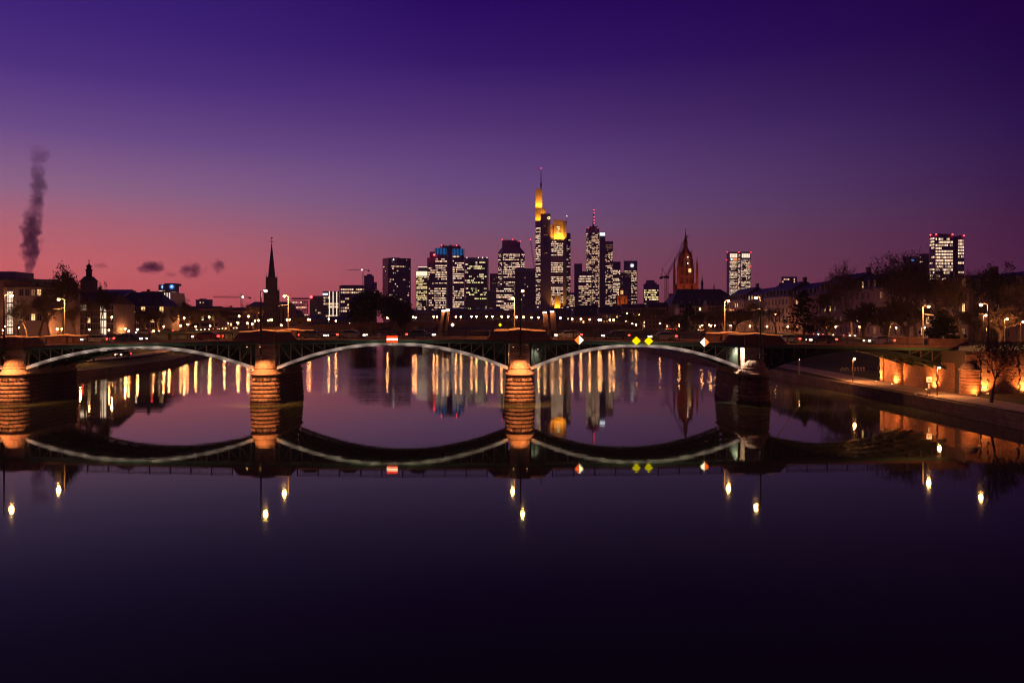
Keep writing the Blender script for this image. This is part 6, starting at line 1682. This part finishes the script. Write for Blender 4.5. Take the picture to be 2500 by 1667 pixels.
post_lamp(-100.8, 186, 2.95, 2.6, 'low orange lamp beside the lower riverside road under the left arch', 'path lamps on the left quay', 0, 900, .16, 'bulb')
post_lamp(-108.5, 252, 2.95, 3.2, 'small lamp farther along the lower riverside road on the left', 'path lamps on the left quay', 0, 900, .14, 'bulb')
# hedge on top of the wing wall
hd = MB(); rng = random.Random(77)
for i in range(5200):
    x = rng.uniform(ABUT + 3.2, ABUT + 34); y = rng.uniform(WY - .75, WY + 1.3); z = ZTOPW - .75 + 2.2 * rng.random() ** .8
    a = Vector((rng.gauss(0, 1), rng.gauss(0, 1), rng.gauss(0, 1))).normalized() * rng.uniform(.1, .22); b = a.orthogonal().normalized() * .09
    p = Vector((x, y, z)); hd.add([p - a, p + b, p + a, p - b], [(0, 1, 2, 3)])
t = thing('hedge', 'dark clipped hedge along the top of the orange lit wing wall', 'hedge', (ABUT + 18, WY, ZTOPW))
stuff(tpart(t, hd, 'foliage', M['evergreen']))
tw = MB()
for i in range(60):
    x = ABUT + 3.5 + i * .5; tw.tube((x, WY + .6, ZTOPW - .1), (x + rng.uniform(-.2, .2), WY + .6, ZTOPW + 1.3), .04, .01, 4)
stuff(tpart(t, tw, 'stems', M['twig']))

# ------------------------------------------------------------------ smoke and small clouds
def vol_mat(name, col, dens, kind, zlo=0, zhi=1, spine=None, nscale=.02, aniso=.0):
    m = bpy.data.materials.new(name); m.use_nodes = True
    t = m.node_tree; t.nodes.clear()
    out = t.nodes.new('ShaderNodeOutputMaterial'); pv = t.nodes.new('ShaderNodeVolumePrincipled')
    pv.inputs['Color'].default_value = (*col, 1); pv.inputs['Anisotropy'].default_value = aniso
    t.links.new(pv.outputs[0], out.inputs['Volume'])
    tc = t.nodes.new('ShaderNodeTexCoord'); sp = t.nodes.new('ShaderNodeSeparateXYZ'); t.links.new(tc.outputs['Object'], sp.inputs[0])
    def math_(op, a, b=None, c=None):
        n = t.nodes.new('ShaderNodeMath'); n.operation = op
        for i, v in enumerate((a, b, c)):
            if v is None: continue
            if isinstance(v, (int, float)): n.inputs[i].default_value = v
            else: t.links.new(v, n.inputs[i])
        return n.outputs[0]
    nz = t.nodes.new('ShaderNodeTexNoise'); nz.inputs['Scale'].default_value = nscale; nz.inputs['Detail'].default_value = 8; nz.inputs['Roughness'].default_value = .68
    t.links.new(tc.outputs['Object'], nz.inputs['Vector'])
    if kind == 'plume':
        h = math_('DIVIDE', sp.outputs['Z'], zhi)
        fc = t.nodes.new('ShaderNodeFloatCurve'); cv = fc.mapping.curves[0]
        pts = spine[0]
        cv.points[0].location = pts[0]; cv.points[1].location = pts[-1]
        for p in pts[1:-1]: cv.points.new(*p)
        fc.mapping.update(); t.links.new(h, fc.inputs['Value'])
        fr = t.nodes.new('ShaderNodeFloatCurve'); cv = fr.mapping.curves[0]; pts = spine[1]
        cv.points[0].location = pts[0]; cv.points[1].location = pts[-1]
        for p in pts[1:-1]: cv.points.new(*p)
        fr.mapping.update(); t.links.new(h, fr.inputs['Value'])
        fd = t.nodes.new('ShaderNodeFloatCurve'); cv = fd.mapping.curves[0]; pts = spine[2]
        cv.points[0].location = pts[0]; cv.points[1].location = pts[-1]
        for p in pts[1:-1]: cv.points.new(*p)
        fd.mapping.update(); t.links.new(h, fd.inputs['Value'])
        sx_ = math_('MULTIPLY_ADD', fc.outputs[0], 200, -100); rad = math_('MULTIPLY', fr.outputs[0], 100)
        dx = math_('SUBTRACT', sp.outputs['X'], sx_)
        d2 = math_('ADD', math_('MULTIPLY', dx, dx), math_('MULTIPLY', sp.outputs['Y'], sp.outputs['Y']))
        dist = math_('DIVIDE', math_('SQRT', d2), rad)
        v = math_('ADD', math_('SUBTRACT', 1.0, dist), math_('MULTIPLY', math_('SUBTRACT', nz.outputs['Fac'], .5), 3.7))
        v = math_('MULTIPLY', v, 2.2); v = t_cl(t, v)
        v = math_('MULTIPLY', v, fd.outputs[0])
    else:
        ln = t.nodes.new('ShaderNodeVectorMath'); ln.operation = 'LENGTH'; t.links.new(tc.outputs['Object'], ln.inputs[0])
        v = math_('ADD', math_('SUBTRACT', .62, ln.outputs['Value']), math_('MULTIPLY', math_('SUBTRACT', nz.outputs['Fac'], .5), 1.7))
        v = math_('MULTIPLY', v, 2.0); v = t_cl(t, v)
    t.links.new(math_('MULTIPLY', v, dens), pv.inputs['Density'])
    m.cycles.volume_step_rate = .5 if kind == 'plume' else 1
    return m
def t_cl(t, v):
    n = t.nodes.new('ShaderNodeClamp'); t.links.new(v, n.inputs[0]); return n.outputs[0]
YS = 2600; ks = YS / F
def sxp(px): return (X(px, YS) - X(85, YS))
prof_px = [(690, 73), (660, 74), (630, 76), (600, 78), (570, 77), (545, 82), (520, 84), (495, 88), (470, 92), (440, 94), (415, 90), (395, 92), (375, 98), (358, 92)]
prof_r = [(690, 4.0), (660, 11), (630, 17), (600, 21), (570, 22), (545, 22), (520, 20), (500, 18), (480, 18), (455, 18), (430, 17), (405, 18), (380, 22), (358, 22)]
prof_d = [(690, .45), (650, .9), (600, 1), (560, .95), (530, .8), (510, .45), (490, .7), (465, .65), (440, .65), (420, .36), (400, .26), (382, .24), (368, .12), (352, 0)]
z_lo = Z(692, YS); z_hi = Z(345, YS); hh = z_hi - z_lo
def cv(arr, f): return sorted([((Z(y, YS) - z_lo) / hh, f(v)) for y, v in arr])
spine = (cv(prof_px, lambda v: (sxp(v) + 100) / 200), cv(prof_r, lambda v: v * ks / 100), cv(prof_d, lambda v: v))
pm = vol_mat('chimney smoke', (.56, .40, .95), .055, 'plume', 0, hh, spine, .034)
mb = MB(); n = 14
for i in range(n + 1):
    f = i / n; xs_ = 0; w = 26 + 34 * min(1, f * 3)
    pxv = 73 + 20 * f
    mb.v += [(sxp(pxv) + w * math.cos(2 * math.pi * q / 12) * 1.05, w * math.sin(2 * math.pi * q / 12), hh * f) for q in range(12)]
for i in range(n):
    for q in range(12): mb.f.append((i * 12 + q, i * 12 + (q + 1) % 12, (i + 1) * 12 + (q + 1) % 12, (i + 1) * 12 + q))
mb.f += [tuple(range(11, -1, -1)), tuple(range(n * 12, n * 12 + 12))]
o = mb.build('smoke_plume', pm); o.location = (X(85, YS), YS, z_lo)
tag(o, 'tall purple column of chimney smoke rising at the left', 'smoke')
YC = 4200
def cloud(px, y, wpx, hpx, label, dens, seed):
    m = vol_mat('small dusk cloud', (.52, .38, .90), dens * .8, 'cloud', nscale=1.7)
    nz = [n for n in m.node_tree.nodes if n.type == 'TEX_NOISE'][0]
    mp = m.node_tree.nodes.new('ShaderNodeMapping'); mp.inputs['Location'].default_value = (seed * 3.7, seed * 1.3, 0); mp.inputs['Scale'].default_value = (1.3, 1, 1)
    tc = [n for n in m.node_tree.nodes if n.type == 'TEX_COORD'][0]
    m.node_tree.links.new(tc.outputs['Object'], mp.inputs[0]); m.node_tree.links.new(mp.outputs[0], nz.inputs['Vector'])
    mb = MB(); mb.lathe([(0, -1)] + [(math.cos(a), math.sin(a)) for a in [R(-67.5 + 22.5 * i) for i in range(7)]] + [(0, 1)], (0, 0), 16)
    o = mb.build('small_cloud', m); o.location = (X(px, YC), YC, Z(y, YC)); o.scale = (wpx / 2 * YC / F, wpx / 2 * YC / F * .6, hpx / 2 * YC / F)
    tag(o, label, 'cloud', 'small dusk clouds')
cloud(370, 653, 112, 52, 'widest of the small purple clouds, over the mansard roof', .05, 1)
cloud(468, 660, 90, 70, 'ragged small cloud between the wide cloud and the small crane cloud', .05, 2)
cloud(533, 650, 58, 58, 'small compact cloud nearest the needle spire', .05, 3)
cloud(246, 649, 70, 26, 'faint thin cloud right of the onion domed tower', .018, 4)
cloud(418, 671, 60, 22, 'tiny faint cloud wisp below the wide cloud', .016, 5)

# ------------------------------------------------------------------ evening haze over the city
hm = bpy.data.materials.new('evening haze'); hm.use_nodes = True
ht = hm.node_tree; ht.nodes.clear()
ho = ht.nodes.new('ShaderNodeOutputMaterial'); hv = ht.nodes.new('ShaderNodeVolumePrincipled')
hv.inputs['Color'].default_value = (.86, .80, .80, 1); hv.inputs['Density'].default_value = HAZE; hv.inputs['Anisotropy'].default_value = .2
ht.links.new(hv.outputs[0], ho.inputs['Volume'])
if HAZE:
    stuff(MB().box(-2800, 2500, -420, 2450, -1.2, 312).build('haze', hm))
